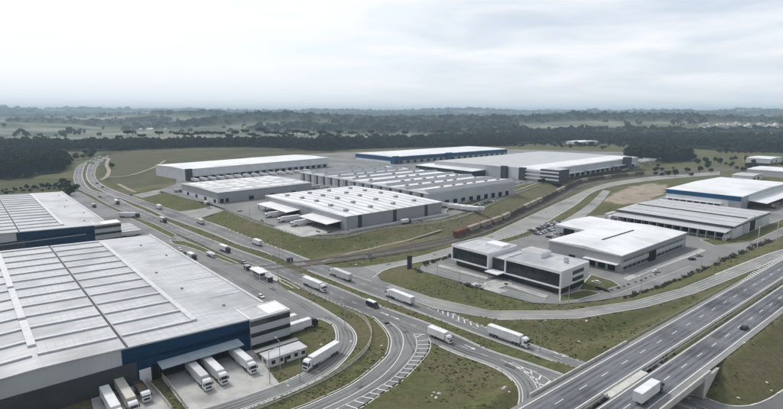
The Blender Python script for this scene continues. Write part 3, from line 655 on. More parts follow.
# ---- the big depot with the navy gable (two of them, one behind the other)
def big_depot(name, label, ox, oy, Lx, Ly, H0, east, front):
    t = empty(name, label, 'building', (ox, oy, 0), ROT)
    xr = -63; HR = H0+2.6; xw = -2*63-east     # ridge, west edge
    zr = lambda x: H0+(HR-H0)*(1-abs(x-xr)/(east-xr))
    # walls
    wb = MB(); wb.box(xw+0.5, 0.3, -0.2, east-0.4, Ly-0.3, H0-0.6); wb.build('wall', M['wall_light'], t)
    # gable cladding on the front: navy to the right, light grey over dark to the left
    g1 = MB(); g1.prism([(-42, 8.3), (0, 6.0), (0, zr(0)-0.05), (-42, zr(-42)-0.05)], 'y', -0.05, 0.35); 
    g1.box(-42, -0.05, 5.2, 0, 0.34, 8.4); g1.box(-38, -0.05, -0.2, -33.5, 0.34, 5.25); g1.box(-4.8, -0.05, -0.2, 0, 0.34, 5.25)
    g1.build('gable_cladding', M['navy'], t)
    g2 = MB(); g2.prism([(xw+0.5, 7.8), (-42.05, 7.8), (-42.05, zr(-42)-0.05), (xr, zr(xr)-0.05), (xw+0.5, H0-0.1)], 'y', -0.02, 0.36); g2.build('gable_cladding', M['wall_light'], t)
    bx('plinth_wall', M['dark'], t, xw+0.6, -0.12, -0.2, -38.05, 0.3, 7.75)
    # roof
    rf = MB(); th = 0.5
    rf.prism([(xw, zr(xw)), (xr, HR), (east, H0), (east, H0-th), (xr, HR-th), (xw, zr(xw)-th)], 'y', -0.35, Ly+0.3)
    r = rf.build('roof', M['roof'], t)
    ribs = MB(); n = max(6, int((Ly-14)/12.3)); st = (Ly-14)/n
    for i in range(n+1):
        y0 = 9+i*st
        for xa, xb in ((-17, -39.6), (-40.9, -62.4), (-63.8, -86), (-87.2, xw+4)):
            k = 12
            b = len(ribs.v)
            za = zr(xa)+0.02; zb = zr(xb)+0.02
            ribs.v += [(xa, y0, za), (xb, y0, zb), (xb, y0+1.7, zb), (xa, y0+1.7, za), (xa, y0, za+0.55), (xb, y0, zb+0.55), (xb, y0+1.7, zb+0.40), (xa, y0+1.7, za+0.40)]
            ribs.f += [(b+4, b+5, b+6, b+7), (b, b+1, b+5, b+4), (b+1, b+2, b+6, b+5), (b+2, b+3, b+7, b+6), (b+3, b, b+4, b+7)]
    ribs.build('rooflight_ridge', M['roof_rib'], r)
    sl_ = MB()
    for i in range(n+1):
        y0 = 9+i*st
        for xa, xb in ((-17, -39.6), (-40.9, -62.4), (-63.8, -86), (-87.2, xw+4)):
            za = zr(xa)+0.03; zb = zr(xb)+0.03; sl_.quad((xa, y0-0.75, za), (xb, y0-0.75, zb), (xb, y0-0.02, zb), (xa, y0-0.02, za))
    sl_.build('gutter_and_shade_strip', M['wall_grey'], r)  # flat grey strips paint the shadow edge along each rib's near side
    e_ = MB()
    for xx in (-17,):
        e_.box(xx-0.2, 9, zr(xx)-0.1, xx+1.6, Ly-10, zr(xx)+0.75)
    for yy0, yy1 in ((17, 42), (45, 85), (88, Ly-8)):
        e_.box(xr-1.1, yy0, HR-0.1, xr+1.1, yy1, HR+0.75)
    e_.build('ridge_ventilator', M['roof_rib'], r)
    g_ = MB(); g_.box(-40.7, -0.2, zr(-40.7)-0.1, -39.9, Ly, zr(-40)+0.07); g_.box(-86.9, -0.2, zr(-86.9)-0.1, -86.3, Ly, zr(-86.5)+0.07); g_.build('gutter', M['gutter'], r)
    p_ = MB(); p_.box(east-0.7, 12, H0-0.3, east+0.2, Ly+0.3, H0+0.65); p_.box(xw, Ly-0.3, H0-0.3, east, Ly+0.4, H0+0.25); p_.build('parapet', M['roof_rib'], r)
    sm_ = MB()
    for k in range(int(Ly/2.6)):
        yk = 12+k*2.6
        if yk < Ly-2: sm_.box(-14.5, yk, zr(-14)-0.2, east-1.2, yk+0.07, zr(-14.5)+0.03) if False else None
    for k in range(5):
        yk = 18+k*(Ly-30)/4.5; xk = random.uniform(-10, 4); bx('roof_vent', M['wall_grey'], r, xk, yk, zr(xk)-0.3, xk+0.9, yk+0.9, zr(xk)+0.6)
    for xa, xb in ((-14.9, east-1.0), (-62.0, -41.2), (-39.4, -17.6)):
        for k in range(int((xb-xa)/2.4)+1):
            xk = xa+k*2.4; sm_.quad((xk, 0.3, zr(xk)+0.012), (xk+0.16, 0.3, zr(xk+0.16)+0.012), (xk+0.16, Ly-0.6, zr(xk+0.16)+0.012), (xk, Ly-0.6, zr(xk)+0.012))
    sm_.build('sheet_seam', M['seam'], r)
    pw = MB()
    for k, yk in enumerate((30, 58, 84, 112, 140)):
        if yk < Ly-10: pw.box(-14.8, yk, zr(-14)-0.3, east-1.2, yk+0.5, zr(-2)+0.12)
    pw.build('expansion_joint', M['roof_rib'], r)
    # office block on the right of the gable
    ob = MB(); ob.box(0.05, -0.6, -0.2, 16, 11.5, H0-0.1); o = ob.build('office_block', M['wall_light'], t)
    db = MB()
    db.box(0.1, -0.72, H0-2.7, 16.08, 3, H0-0.75); db.box(0.1, -0.72, 4.7, 16.08, 3, 6.2); db.box(0.1, -0.72, 0.2, 16.08, 3, 1.7)
    db.box(15.5, 3, H0-2.7, 16.08, 11, H0-0.75); db.box(15.5, 3, 4.7, 16.08, 11, 6.2); db.build('window_band', M['glass'], o)
    cp = MB(); cp.box(-0.1, -0.8, H0-0.1, 16.1, -0.3, H0+0.35); cp.box(15.7, -0.3, H0-0.1, 16.1, 11.5, H0+0.35); cp.box(-0.1, -0.3, H0-0.1, 0.4, 11.5, H0+0.6); cp.box(0.4, 11.1, H0-0.1, 15.7, 11.5, H0+0.35); cp.build('parapet', M['white'], o)
    rp = MB(); rp.box(0.4, 1.0, H0-0.09, 15.7, 11.1, H0+0.12); rp.build('roof_deck', M['roof_new'], o)
    # east side annexe roof
    an = MB(); an.box(east-0.35, 11.6, -0.2, east+4.5, Ly, 5.2); an.build('annexe', M['wall_white'], t)
    if front:
        cn = MB(); cn.prism([(-5.2, 5.05), (0.2, 5.55), (0.2, 5.75), (-5.2, 5.25)], 'x', -32, -4.6); cn.build('canopy', M['canopy'], t)
        for k in range(7):
            xk = -31.5+k*4.4; pp = MB(); pp.box(xk-0.12, -0.25, -0.2, xk+0.12, 0.1, 5.1); pp.box(xk-0.1, -4.9, 4.86, xk+0.1, -0.1, 5.04); pp.build('canopy_bracket', M['chassis'], t)
        for k in range(7):
            xk = -29.5+k*3.7
            bx('dock_door', M['opening'], t, xk-1.5, -0.05, 0.2, xk+1.5, 0.28, 4.3)
            bx('dock_bumper', M['black'], t, xk-1.7, -0.55, 0.8, xk+1.7, -0.1, 1.2)
        bx('gate', M['white'], t, -37.5, -0.22, 0, -34, -0.06, 4.6)
        bx('dock_wall', M['opening'], t, -33.4, 0.05, -0.2, -4.9, 0.29, 5.1)
    else:
        bx('window_band', M['canopy'], t, -60, -0.25, 6.2, -5, -0.05, 6.7)
        bx('lower_wall', M['navy'], t, -38, -0.08, -0.2, 0, 0.3, 5.15)
    return t
W1 = big_depot('depot_warehouse', 'huge pale ribbed roof depot with navy gable and truck docks, lower left', -51.2, 177.7, 150, 163, 11.5, 11.5, True)
W2 = big_depot('depot_warehouse', 'ribbed roof depot with navy end wall behind the larger one, far left', -196.5, 337, 150, 188, 11.5, 8.5, False)
# white storage tents in the gap
for k in range(3):
    pass

# ---- gate house beside the docks
gh = empty('gate_house', 'small pale flat roofed gate house with windows beside the docked trucks', 'building', (*G(268.5, 368.5), 0), R(40))
bx('wall', M['wall_white'], gh, 0, 0, 0, 14.5, 5, 3.2); bx('roof', M['roof'], gh, -0.5, -0.6, 3.2, 15, 5.6, 3.5)
for k in range(5): bx('window', M['glass'], gh, 1.2+k*2.9, -0.06, 1.0, 2.6+k*2.9, 0.05, 2.3)
bx('door', M['gutter'], gh, 6.0, -0.09, 0, 6.9, 0.05, 2.2); bx('window', M['glass'], gh, -0.05, 1.5, 1.0, 0.05, 3.5, 2.2)
cw = empty('covered_walkway', 'grey covered walkway between the gate house and the office block', 'walkway', (*G(256, 361), 0), R(40))
bx('roof', M['wall_grey'], cw, 0, 0, 2.8, 17, 2.2, 3.0)
for k in range(4): bx('post', M['pole'], cw, 0.3+k*5.3, 1, -0.1, 0.5+k*5.3, 1.2, 2.8)

# ---- glass office in the business park
of = empty('glass_office_building', 'white framed office with dark glass front and rooftop plant room', 'building', (*G(562.6, 272.5, 14), 3), R(41.5))
def frame_block(y0, y1, x0, x1, nm):
    b = bx(nm, M['wall_white'], of, x0, y0, 3.4, x1, y1, 11)
    f = MB()   # projecting white frame round the glass
    f.box(x0-1.0, y0, 10.3, x0, y1, 11.2); f.box(x0-1.0, y0, 3.3, x0, y1, 3.9); f.box(x0-1.0, y0, 3.9, x0, y0+0.7, 10.3); f.box(x0-1.0, y1-0.7, 3.9, x0, y1, 10.3); f.build('facade_frame', M['white'], b)
    g = MB(); g.box(x0-0.3, y0+0.7, 3.9, x0-0.02, y1-0.7, 10.3); gl = g.build('glazing', M['glass'], b)
    mm = MB(); k = y0+1.0
    while k < y1-1.2:
        mm.box(x0-0.38, k-0.05, 4.2, x0-0.29, k+0.05, 10.0); k += 1.9
    mm.box(x0-0.38, y0+1, 7.0, x0-0.29, y1-1, 7.12); mm.build('mullion', M['gutter'], gl)
    bx('parapet', M['white'], b, x0-1.0, y0, 11.2, x0-0.6, y1, 11.7); bx('parapet', M['white'], b, x0-0.6, y0, 11.0, x1, y0+0.4, 11.7); bx('parapet', M['white'], b, x1-0.4, y0+0.4, 11.0, x1, y1, 11.7); bx('parapet', M['white'], b, x0-0.6, y1-0.4, 11.0, x1-0.4, y1, 11.7)
    bx('roof_deck', M['roof'], b, x0-0.5, y0+0.45, 11.0, x1-0.45, y1-0.45, 11.15)
    return b
b1 = frame_block(0, 31, 0, 24, 'office_wing'); b2 = frame_block(41, 66, 0, 24, 'office_wing')
lk = bx('link_block', M['glass'], of, 2.6, 31, 0, 22, 41, 9.0); bx('link_roof', M['roof_grey'], of, 2.4, 31, 9.0, 22.4, 41, 9.3)
bx('ground_floor', M['glass'], of, 1.6, 1.5, 0, 23, 64.5, 3.35)
wnd = MB()
for k in (0, 1):
    bx('window', M['glass'], b1, 9+0, -0.12, 4.6+k*3.3, 19, 0.1, 6.4+k*3.3)
bx('column', M['white'], of, -0.5, 0.3, 0, 0.2, 1.0, 3.35); bx('entrance_canopy', M['white'], of, -5, 32, 3.0, 1.6, 40, 3.4)
pr = bx('plant_room', M['white'], of, 12, 19, 11, 21, 30.5, 13.6); bx('plant_roof', M['roof_grey'], pr, 12.5, 19.5, 13.6, 20.5, 30, 13.75); bx('plant_room', M['white'], of, 13, 43, 11, 20, 54, 12.6)
for k in range(3): bx('roof_unit', M['wall_grey'], of, 14+k*2.6, 6+k*1.5, 11.15, 15.4+k*2.6, 7.6+k*1.5, 12.1)

# ---- simple shed warehouses
def shed(name, label, near, z, Lx, Ly, h, rot=40, wall='wall_grey', roof='roof_new', ridge='y', rise=1.2, bands=(), ztop=None, trim=None, vents=0, seams=0, group=None, rf=0.5):
    t = building(name, label, near, z, rot, ztop, group)
    bx('wall', M[wall], t, 0, 0, -0.3, Lx, Ly, h)
    r = roof_mesh(0, 0, Lx, Ly, h+0.3, rise, ridge=ridge, rf=rf).build('roof', M[roof], t)
    if ridge == 'y': zr = lambda x, y: h+0.3+rise*(1-abs(x-Lx*rf)/(Lx*(rf if x < Lx*rf else 1-rf)))
    else: zr = lambda x, y: h+0.3+rise*(1-abs(y-Ly*rf)/(Ly*(rf if y < Ly*rf else 1-rf)))
    if trim: bx('fascia', M[trim], t, -0.5, -0.55, h-1.3, Lx+0.5, -0.05, h+0.25) ; bx('fascia', M[trim], t, -0.55, -0.05, h-1.3, -0.05, Ly, h+0.25)
    if seams:
        s_ = MB()
        if ridge == 'y':
            for k in range(1, seams):
                y0 = Ly*k/seams
                for xa, xb in ((0.5, Lx*rf), (Lx*rf, Lx-0.5)):
                    za, zb = zr(xa, y0), zr(xb, y0); s_.v += [(xa, y0-.3, za+.02), (xb, y0-.3, zb+.02), (xb, y0+.3, zb+.02), (xa, y0+.3, za+.02), (xa, y0-.3, za+.3), (xb, y0-.3, zb+.3), (xb, y0+.3, zb+.3), (xa, y0+.3, za+.3)]; b = len(s_.v)-8
                    s_.f += [(b+4, b+5, b+6, b+7), (b, b+1, b+5, b+4), (b+3, b+7, b+6, b+2), (b, b+4, b+7, b+3), (b+1, b+2, b+6, b+5)]
        else:
            for k in range(1, seams):
                x0 = Lx*k/seams
                for ya, yb in ((0.5, Ly*rf), (Ly*rf, Ly-0.5)):
                    za, zb = zr(x0, ya), zr(x0, yb); b = len(s_.v); s_.v += [(x0-.3, ya, za+.02), (x0-.3, yb, zb+.02), (x0+.3, yb, zb+.02), (x0+.3, ya, za+.02), (x0-.3, ya, za+.3), (x0-.3, yb, zb+.3), (x0+.3, yb, zb+.3), (x0+.3, ya, za+.3)]
                    s_.f += [(b+4, b+5, b+6, b+7), (b, b+1, b+5, b+4), (b+3, b+7, b+6, b+2), (b, b+4, b+7, b+3), (b+1, b+2, b+6, b+5)]
        s_.build('roof_seam', M['roof_grey'], r)
    for k in range(vents):
        xk = random.uniform(4, Lx-6); yk = random.uniform(4, Ly-6); bx('roof_vent', M['gutter'] if k % 2 else M['wall_grey'], t, xk, yk, zr(xk, yk)-0.4, xk+2, yk+1.6, zr(xk, yk)+0.9)
    return t, zr
def doors_front(t, xs, w_, h_, z0=0.3, m='opening', y=-0.08):   # on the -y face
    for x_ in xs: bx('dock_door', M[m], t, x_, y, z0, x_+w_, 0.1, z0+h_)
def doors_side(t, ys, w_, h_, z0=0.3, m='opening'):             # on the -x face
    for y_ in ys: bx('dock_door', M[m], t, -0.08, y_, z0, 0.1, y_+w_, z0+h_)

# warehouse with the bright roof behind the office
a, zr = shed('warehouse', 'bright white roof warehouse with two rows of windows beside the car park', (621.7, 256), 3, 82, 43, 9, ztop=12, wall='wall_grey', rise=1.0, ridge='x')
doors_front(a, [3+k*5 for k in range(15)], 4.0, 1.5, 1.0, 'glass'); bx('wall_band', M['wall_light'], a, 0.3, -0.06, 3.0, 81, 0.1, 4.9); 
for k in range(15): bx('window', M['glass'], a, 3+k*5, -0.1, 5.2, 7+k*5, 0.1, 6.3)
bx('entrance', M['opening'], a, 32, -0.5, 0, 40, 0.1, 5.5); bx('canopy', M['white'], a, -3.2, 1, 4.2, -0.05, 20, 4.5)
doors_side(a, [3, 8.5, 14, 26], 4, 3.4); bx('gutter', M['gutter'], a, 20, 21.2, 9.9, 58, 21.9, 10.65)
# low office wing behind it
a, zr = shed('warehouse', 'low white roofed shed behind the office, with a dark open door', (603, 233.5), 3, 44, 34, 6, ztop=9, wall='wall_light', rise=0.8)
doors_side(a, [2, 20], 8, 4.5, 0.2); bx('fascia', M['white'], a, -0.4, -0.3, 5.2, -0.05, 34, 6.2)
# cross dock with canopy
a, zr = shed('cross_dock_warehouse', 'long grey roofed cross dock with a shaded row of loading bays', (734, 226), 3, 77, 78.5, 8.5, ztop=12, wall='wall_white', roof='roof_grey', rise=1.2, ridge='y', seams=0)
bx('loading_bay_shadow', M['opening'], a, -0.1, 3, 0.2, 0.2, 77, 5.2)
cn = MB(); cn.prism([(-11, 5.6), (0.1, 6.4), (0.1, 6.7), (-11, 5.9)], 'y', 1, 78); c_ = cn.build('canopy', M['roof_grey'], a)
for k in range(15): bx('canopy_post', M['wall_light'], a, -9.8, 2+k*5.3, -0.3, -9.4, 2.4+k*5.3, 5.6)
for k in range(14): bx('bay_divider', M['wall_light'], a, -1.6, 4+k*5.3, -0.3, -0.05, 4.5+k*5.3, 4.8)
bx('loading_platform', M['concrete'], a, -4, 2, -0.3, -1.7, 77, 1.1)
bx('fascia', M['dark'], a, -0.6, 0, 7.2, -0.05, 78.5, 8.7)
for k in range(4):
    xk = 12+k*17; bx('rooflight', M['gutter'] if k == 1 else M['roof_rib'], a, xk, 1.5, 9.2, xk+2.2, 77, zr(xk+1, 0)+0.45)
bx('fascia', M['dark'], a, 0, -0.35, 7.4, 77, -0.06, 8.7)
for k, m in enumerate(['wall_white', 'wall_light', 'dark', 'wall_light', 'wall_white']): bx('wall_panel', M['opening' if m == 'dark' else m], a, 4+k*14.5, -0.2, -0.1, 15+k*14.5, -0.02, 7.3)
# white warehouse with the blue fascia
a, zr = shed('warehouse', 'very bright roofed warehouse with a blue band along its eaves, at the right edge', (742, 197), 3, 138, 61, 12, ztop=15, wall='wall_white', roof='roof_new', rise=1.2)
bx('fascia', M['blue'], a, -0.5, 0.2, 8.2, -0.05, 61, 12.1); bx('wall_panel', M['wall_grey'], a, 0.3, -0.3, 0, 16, -0.03, 12.0); bx('wall_panel', M['wall_grey'], a, -0.3, 0.1, 0, -0.03, 9.5, 8.1)
bx('fascia', M['wall_light'], a, 16, -0.5, 10.4, 138, -0.05, 12.2); cn = MB(); cn.prism([(-14, 6.0), (0.05, 7.0), (0.05, 7.4), (-14, 6.4)], 'x', 17, 136); cn.build('canopy', M['white'], a)
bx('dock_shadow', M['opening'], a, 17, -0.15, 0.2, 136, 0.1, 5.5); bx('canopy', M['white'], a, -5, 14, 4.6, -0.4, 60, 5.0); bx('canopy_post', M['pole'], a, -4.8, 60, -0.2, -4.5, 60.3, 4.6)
for k in range(8): bx('dock_door', M['dark'], a, -0.14, 16+k*5.6, 0.2, 0.05, 19.6+k*5.6, 4)

# ---- depots on the plateau
a, zr = shed('warehouse', 'pale roofed depot with scattered vents and three docked trucks on its left side', (346.4, 230.5), 5, 93, 120, 9.6, wall='wall_grey', roof='roof_new', rise=1.2, seams=12, ridge='x', rf=0.5)
midA = a
for xk in (10, 42, 74): bx('wall_stripe', M['gutter'], a, xk, -0.12, -0.2, xk+3.4, 0.05, 9.7)
for j in range(5):
    for i in range(4):
        xk = 10+i*22+random.uniform(-2, 2); yk = 14+j*22; v = bx('roof_vent', M['wall_grey'], a, xk, yk, zr(xk, yk)-0.3, xk+3.2, yk+2.4, zr(xk, yk)+1.5); bx('vent_louvre', M['gutter'], v, xk+3.2, yk+0.3, zr(xk, yk)+0.2, xk+3.3, yk+2.1, zr(xk, yk)+1.3)
bx('fence_wall', M['wall_white'], a, -1, -5.2, -0.3, 93, -4.9, 1.6)
for (ya, yb) in ((6, 44), (62, 112)):
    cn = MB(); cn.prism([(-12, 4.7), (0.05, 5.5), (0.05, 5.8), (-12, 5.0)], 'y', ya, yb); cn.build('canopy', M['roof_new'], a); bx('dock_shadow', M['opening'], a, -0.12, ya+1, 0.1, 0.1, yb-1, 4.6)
    for k in range(5): bx('canopy_post', M['chassis'], a, -11.4, ya+1+k*(yb-ya-3)/4, -0.3, -11, ya+1.5+k*(yb-ya-3)/4, 4.8)
bx('apron', M['concrete'], a, -34, 2, -0.2, -13, 42, 0.14)
a, zr = shed('warehouse', 'long multi bay depot with rows of roof monitors and a dark striped grey wall', (428, 208), 5, 120, 212, 12, wall='wall_light', roof='roof_new', rise=1.0, ridge='x')
k = 0; yk = 6
while yk < 206:
    bx('wall_stripe', M['gutter'], a, -0.14, yk, 0, 0.05, yk+3.4, 12); bx('wall_stripe', M['wall_grey'], a, -0.10, yk+3.5, 0, 0.05, yk+8.5, 11.4); yk += 14.0
nb = 8; bw = 211/nb
for j in range(nb):
    y0 = 0.5+j*bw; q = MB(); q.prism([(y0+0.5, 12.3), (y0+bw*.17, 15.1), (y0+bw-0.5, 12.3)], 'x', 0.6, 119.4 if j < 5 else 119.4-(j-4)*4)
    bay = q.build('roof_bay', M['roof_new'], a)
    gz = MB(); gz.prism([(y0+0.15, 12.3), (y0+bw*.17-.1, 15.2), (y0+bw*.17+.25, 15.2), (y0+.5, 12.3)], 'x', 0.4, 119.6 if j < 5 else 119.6-(j-4)*4); gz.build('bay_end_light', M['wall_grey'], bay)
    vl = MB(); vl.box(0.5, y0-0.5, 12.2, 119.4, y0+0.5, 13.0); vl.build('gutter_and_shade_strip', M['wall_grey'], bay)
    sm2 = MB()
    for i in range(1, 14): xk = i*8.5+.3; sm2.v += [(xk, y0+bw*.2, 15.1), (xk+.35, y0+bw*.2, 15.1), (xk+.35, y0+bw-.6, 12.42), (xk, y0+bw-.6, 12.42)]; b = len(sm2.v); sm2.f.append((b-4, b-3, b-2, b-1))
    sm2.build('sheet_seam', M['seam'], bay)
    for i in range(7):
        xk = 9+i*16+random.uniform(-3, 3)
        if random.random() < .15: continue
        w2 = random.uniform(2.6, 4.2); v = bx('roof_monitor', M['wall_grey'], a, xk, y0+bw*.42, 12.5, xk+w2, y0+bw*.42+1.7, 15.2); bx('monitor_louvre', M['gutter'], v, xk+.2, y0+bw*.42-.06, 14.2, xk+w2-.2, y0+bw*.42+.05, 15.0)
for k in range(10): bx('dock_door', M['opening'], a, 10+k*10.5, -0.12, 0.2, 15+k*10.5, 0.05, 4.4)
a, zr = shed('warehouse', 'small grey cube shaped annexe in front of the long striped depot', (441.5, 205.5), 5, 44, 22, 8.5, wall='wall_grey', roof='roof_new', rise=0.7, seams=5)
bx('wall_stripe', M['gutter'], a, 38, -0.12, 0, 43, 0.05, 8.5)
a, zr = shed('warehouse', 'grey walled depot with a patchwork pale roof beside the junction', (218.3, 203.6), 5, 100, 82, 9.5, rot=43, wall='wall_grey', roof='roof_grey', rise=0.8, ridge='x')
for j in range(5):
    for i in range(7):
        if (i*3+j*5) % 7 == 0: continue
        xk = 4+i*13.6; yk = 5+j*15.4; bx('roof_panel', M['roof_new'], a, xk, yk, 9.5, xk+random.uniform(8, 12.6), yk+10.5, max(zr(xk, yk), zr(xk, yk+10.5))+0.1)
bx('wall_base', M['wall_white'], a, -0.15, 1, -0.2, 0.05, 80, 3.4); doors_front(a, [2, 7], 3.2, 3.6); doors_front(a, [30, 52, 76], 5, 3.4, 0.2)
for k in range(4): bx('dock_door', M['opening'], a, -0.25, 4+k*20, 0, 0.05, 9+k*20, 3)
a, zr = shed('warehouse', 'plain white flat roofed warehouse at the far left with a dark corner tower', (186.5, 181), 5, 222, 80, 13.5, rot=48, wall='wall_white', roof='roof_new', rise=1.0, ridge='x')
bx('corner_tower', M['dark'], a, -1.2, -4, -0.2, 6, -0.05, 14.4)
for k in range(20): bx('dock_door', M['opening'], a, 10+k*10.6, -0.2, 0.2, 16+k*10.6, 0.05, 4.2)
bx('dock_canopy', M['wall_light'], a, 8, -3.5, 4.6, 220, -0.05, 5.0)
a, zr = shed('warehouse', 'far blue walled warehouse with a long flat white roof at the wood edge', (393, 164), 5, 287, 100, 11, wall='blue', roof='roof_new', rise=1.0, ridge='x')
bx('corner_tower', M['blue'], a, -2, -6, -0.2, 8, 0.05, 12.4); bx('wall_base', M['wall_white'], a, -0.2, 6, -0.2, 0.05, 99, 4); bx('wall_base', M['wall_grey'], a, 8.5, -0.2, -0.2, 286, 0.05, 4.5)
bx('stair_tower', M['blue'], a, 118, -5, -0.2, 130, -0.05, 12.2)
for k in range(18): bx('dock_door', M['opening'], a, 14+k*15, -0.35, 0.2, 20+k*15, 0.05, 4)
a, zr = shed('warehouse', 'low dark green walled depot with a white roof between the blue and striped depots', (472, 177.5), 5, 42, 104, 7.5, wall='green_dark', roof='roof_new', rise=0.8)
bx('wall_band', M['wall_light'], a, -0.15, 2, 0.5, 0.05, 102, 2.6)
a, zr = shed('warehouse', 'enormous pale flat roofed depot with docked trucks along its front, upper right of centre', (541, 182), 5, 272, 168, 13, rot=43, wall='wall_light', roof='roof_grey', rise=1.0, ridge='x')
bigD = a
bx('roof_panel', M['roof_new'], a, 2, 2, 13.2, 268, 40, zr(0, 40)+0.12)
for k in range(17): bx('dock_door', M['opening'], a, 26+k*14, -0.2, 0.2, 35+k*14, 0.05, 5)
for k in range(3): bx('dock_canopy', M['wall_white'], a, 24+k*80, -6, 5.6, 94+k*80, -0.05, 6.2)
bx('corner_tower', M['dark'], a, 218, -8, -0.2, 230, -0.05, 16.5)
o5 = bx('office_wing', M['dark'], a, -3, -24, -0.2, 20, -0.3, 15.5); bx('office_roof', M['roof_grey'], o5, -2.6, -23.6, 15.5, 19.6, -0.7, 15.8)
for k in range(3): bx('wall_band', M['wall_white'], o5, -3.3, -24, 3.3+k*4.2, -3.02, -0.4+22, 5.3+k*4.2)
for k in range(2): bx('facade_pillar', M['dark'], a, -0.4-4, 20+k*26, -0.2, -0.02, 28+k*26, 15.4)
bx('facade_panel', M['wall_white'], a, -0.6, 28.5, -0.2, -0.02, 45, 14.8)

# ---- distant sheds at the right edge and in the far town
far = []
for (px, py, lx, ly, h, wl, rf_, lb) in [
    (770, 163.5, 62, 34, 7, 'wall_white', 'roof_new', 'white shed at the far right edge below the town'),
    (783, 178, 60, 40, 8, 'wall_light', 'roof_new', 'pale roofed shed behind the bright warehouse on the right edge'),
    (752, 181.5, 40, 22, 6, 'wall_white', 'roof_grey', 'low white shed just behind the bright warehouse roof'),
    (580, 144.5, 90, 40, 6, 'wall_white', 'roof_new', 'low white building on the field before the woods'),
    (655, 157, 50, 22, 6, 'wall_light', 'roof_new', 'small pale shed beside the tree clump right of the big depot'),
    (436, 157.8, 46, 20, 6, 'wall_white', 'roof_grey', 'little white hut in front of the blue warehouse'),
]:
    a, zr = shed('shed', lb, (px, py), 3 if px > 700 else 5, lx, ly, h, wall=wl, roof=rf_, rise=0.8)
    doors_front(a, [5, lx*0.5], 6, 3.5)
    far.append(a)

# ================================================================== VEHICLES
def wheel(parent, x_, y_, r=0.5, wd=0.35):
    t_ = MB(); t_.cyl((x_, y_-wd/2, r), (x_, y_+wd/2, r), r, n=16); o = t_.build('wheel', M['tyre'], parent)
    s_ = 1 if y_ > 0 else -1; q = MB(); q.cyl((x_, y_+s_*(wd/2-0.04), r), (x_, y_+s_*(wd/2+0.015), r), r*0.55, n=10); q.build('rim', M['rim'], o); return o
def add_cab(t, x1, m, H_=3.7, L_=2.3, Wd=1.25):
    """x1 = front of the cab"""
    x0 = x1-L_
    c_ = MB(); c_.prism([(x0, 0.95), (x1-0.03, 0.45), (x1, 1.75), (x1-0.12, 2.0), (x1-0.38, H_-0.55), (x1-0.9, H_-0.12), (x1-1.5, H_), (x0, H_-0.05)], 'y', -Wd, Wd)
    c = c_.build('cab', M[m], t, bevel=0.09)
    g = MB(); sl_ = 0.03
    g.quad((x1-0.10+sl_, -1.08, 2.0), (x1-0.10+sl_, 1.08, 2.0), (x1-0.335+sl_, 1.0, H_-0.72), (x1-0.335+sl_, -1.0, H_-0.72)); g.build('windscreen', M['glass'], c)
    for s in (-1, 1):
        q = MB(); yy_ = s*(Wd+0.012); q.quad((x1-0.32, yy_, 1.95), (x1-1.25, yy_, 1.95), (x1-1.25, yy_, H_-0.85), (x1-0.55, yy_, H_-0.85)); q.build('side_window', M['glass'], c)
        q = MB(); q.box(x1-0.25, s*Wd+(0 if s > 0 else -0.28), 1.9, x1-0.12, s*Wd+(0.28 if s > 0 else 0), 2.75); q.build('mirror', M['black'], c)
        q = MB(); q.box(x1-0.1, s*0.95-0.2, 0.72, x1+0.02, s*0.95+0.2, 0.95); q.build('headlight', M['lamp_lens'], c)
    q = MB(); q.box(x1-0.06, -0.85, 1.02, x1+0.035, 0.85, 1.62); q.build('grille', M['black'], c)
    q = MB(); q.box(x1-0.1, -1.2, 0.36, x1+0.07, 1.2, 0.68); q.build('bumper', M['cab_dark' if m == 'cab_dark' else 'box_grey'], c)
    return c
def cargo(t, x0, x1, z0, z1, m, hw=1.28):
    b = bx('cargo_box', M[m], t, x0, -hw, z0, x1, hw, z1, bevel=0.04)
    r_ = MB(); n_ = int((x1-x0)/1.2)
    for k in range(n_+1):
        xk = x0+0.05+(x1-x0-0.16)*k/n_
        for s in (-1, 1): r_.box(xk, s*hw-0.03, z0+0.1, xk+0.06, s*hw+0.03, z1-0.1)
    r_.box(x0+0.02, -hw-0.04, z0-0.02, x1-0.02, -hw+0.02, z0+0.16); r_.box(x0+0.02, hw-0.02, z0-0.02, x1-0.02, hw+0.04, z0+0.16)
    r_.build('side_post', M['box_grey'], b)
    for s in (-1, 1):
        q = MB(); q.box(x0-0.04, min(0.03*s, (hw-0.08)*s), z0+0.12, x0+0.02, max(0.03*s, (hw-0.08)*s), z1-0.1); q.build('rear_door', M['box_grey'], b)
        q = MB(); q.box(x0-0.06, s*1.0-0.15, z0-0.28, x0, s*1.0+0.15, z0-0.14); q.build('tail_light', M['red_lens'], b)
    return b
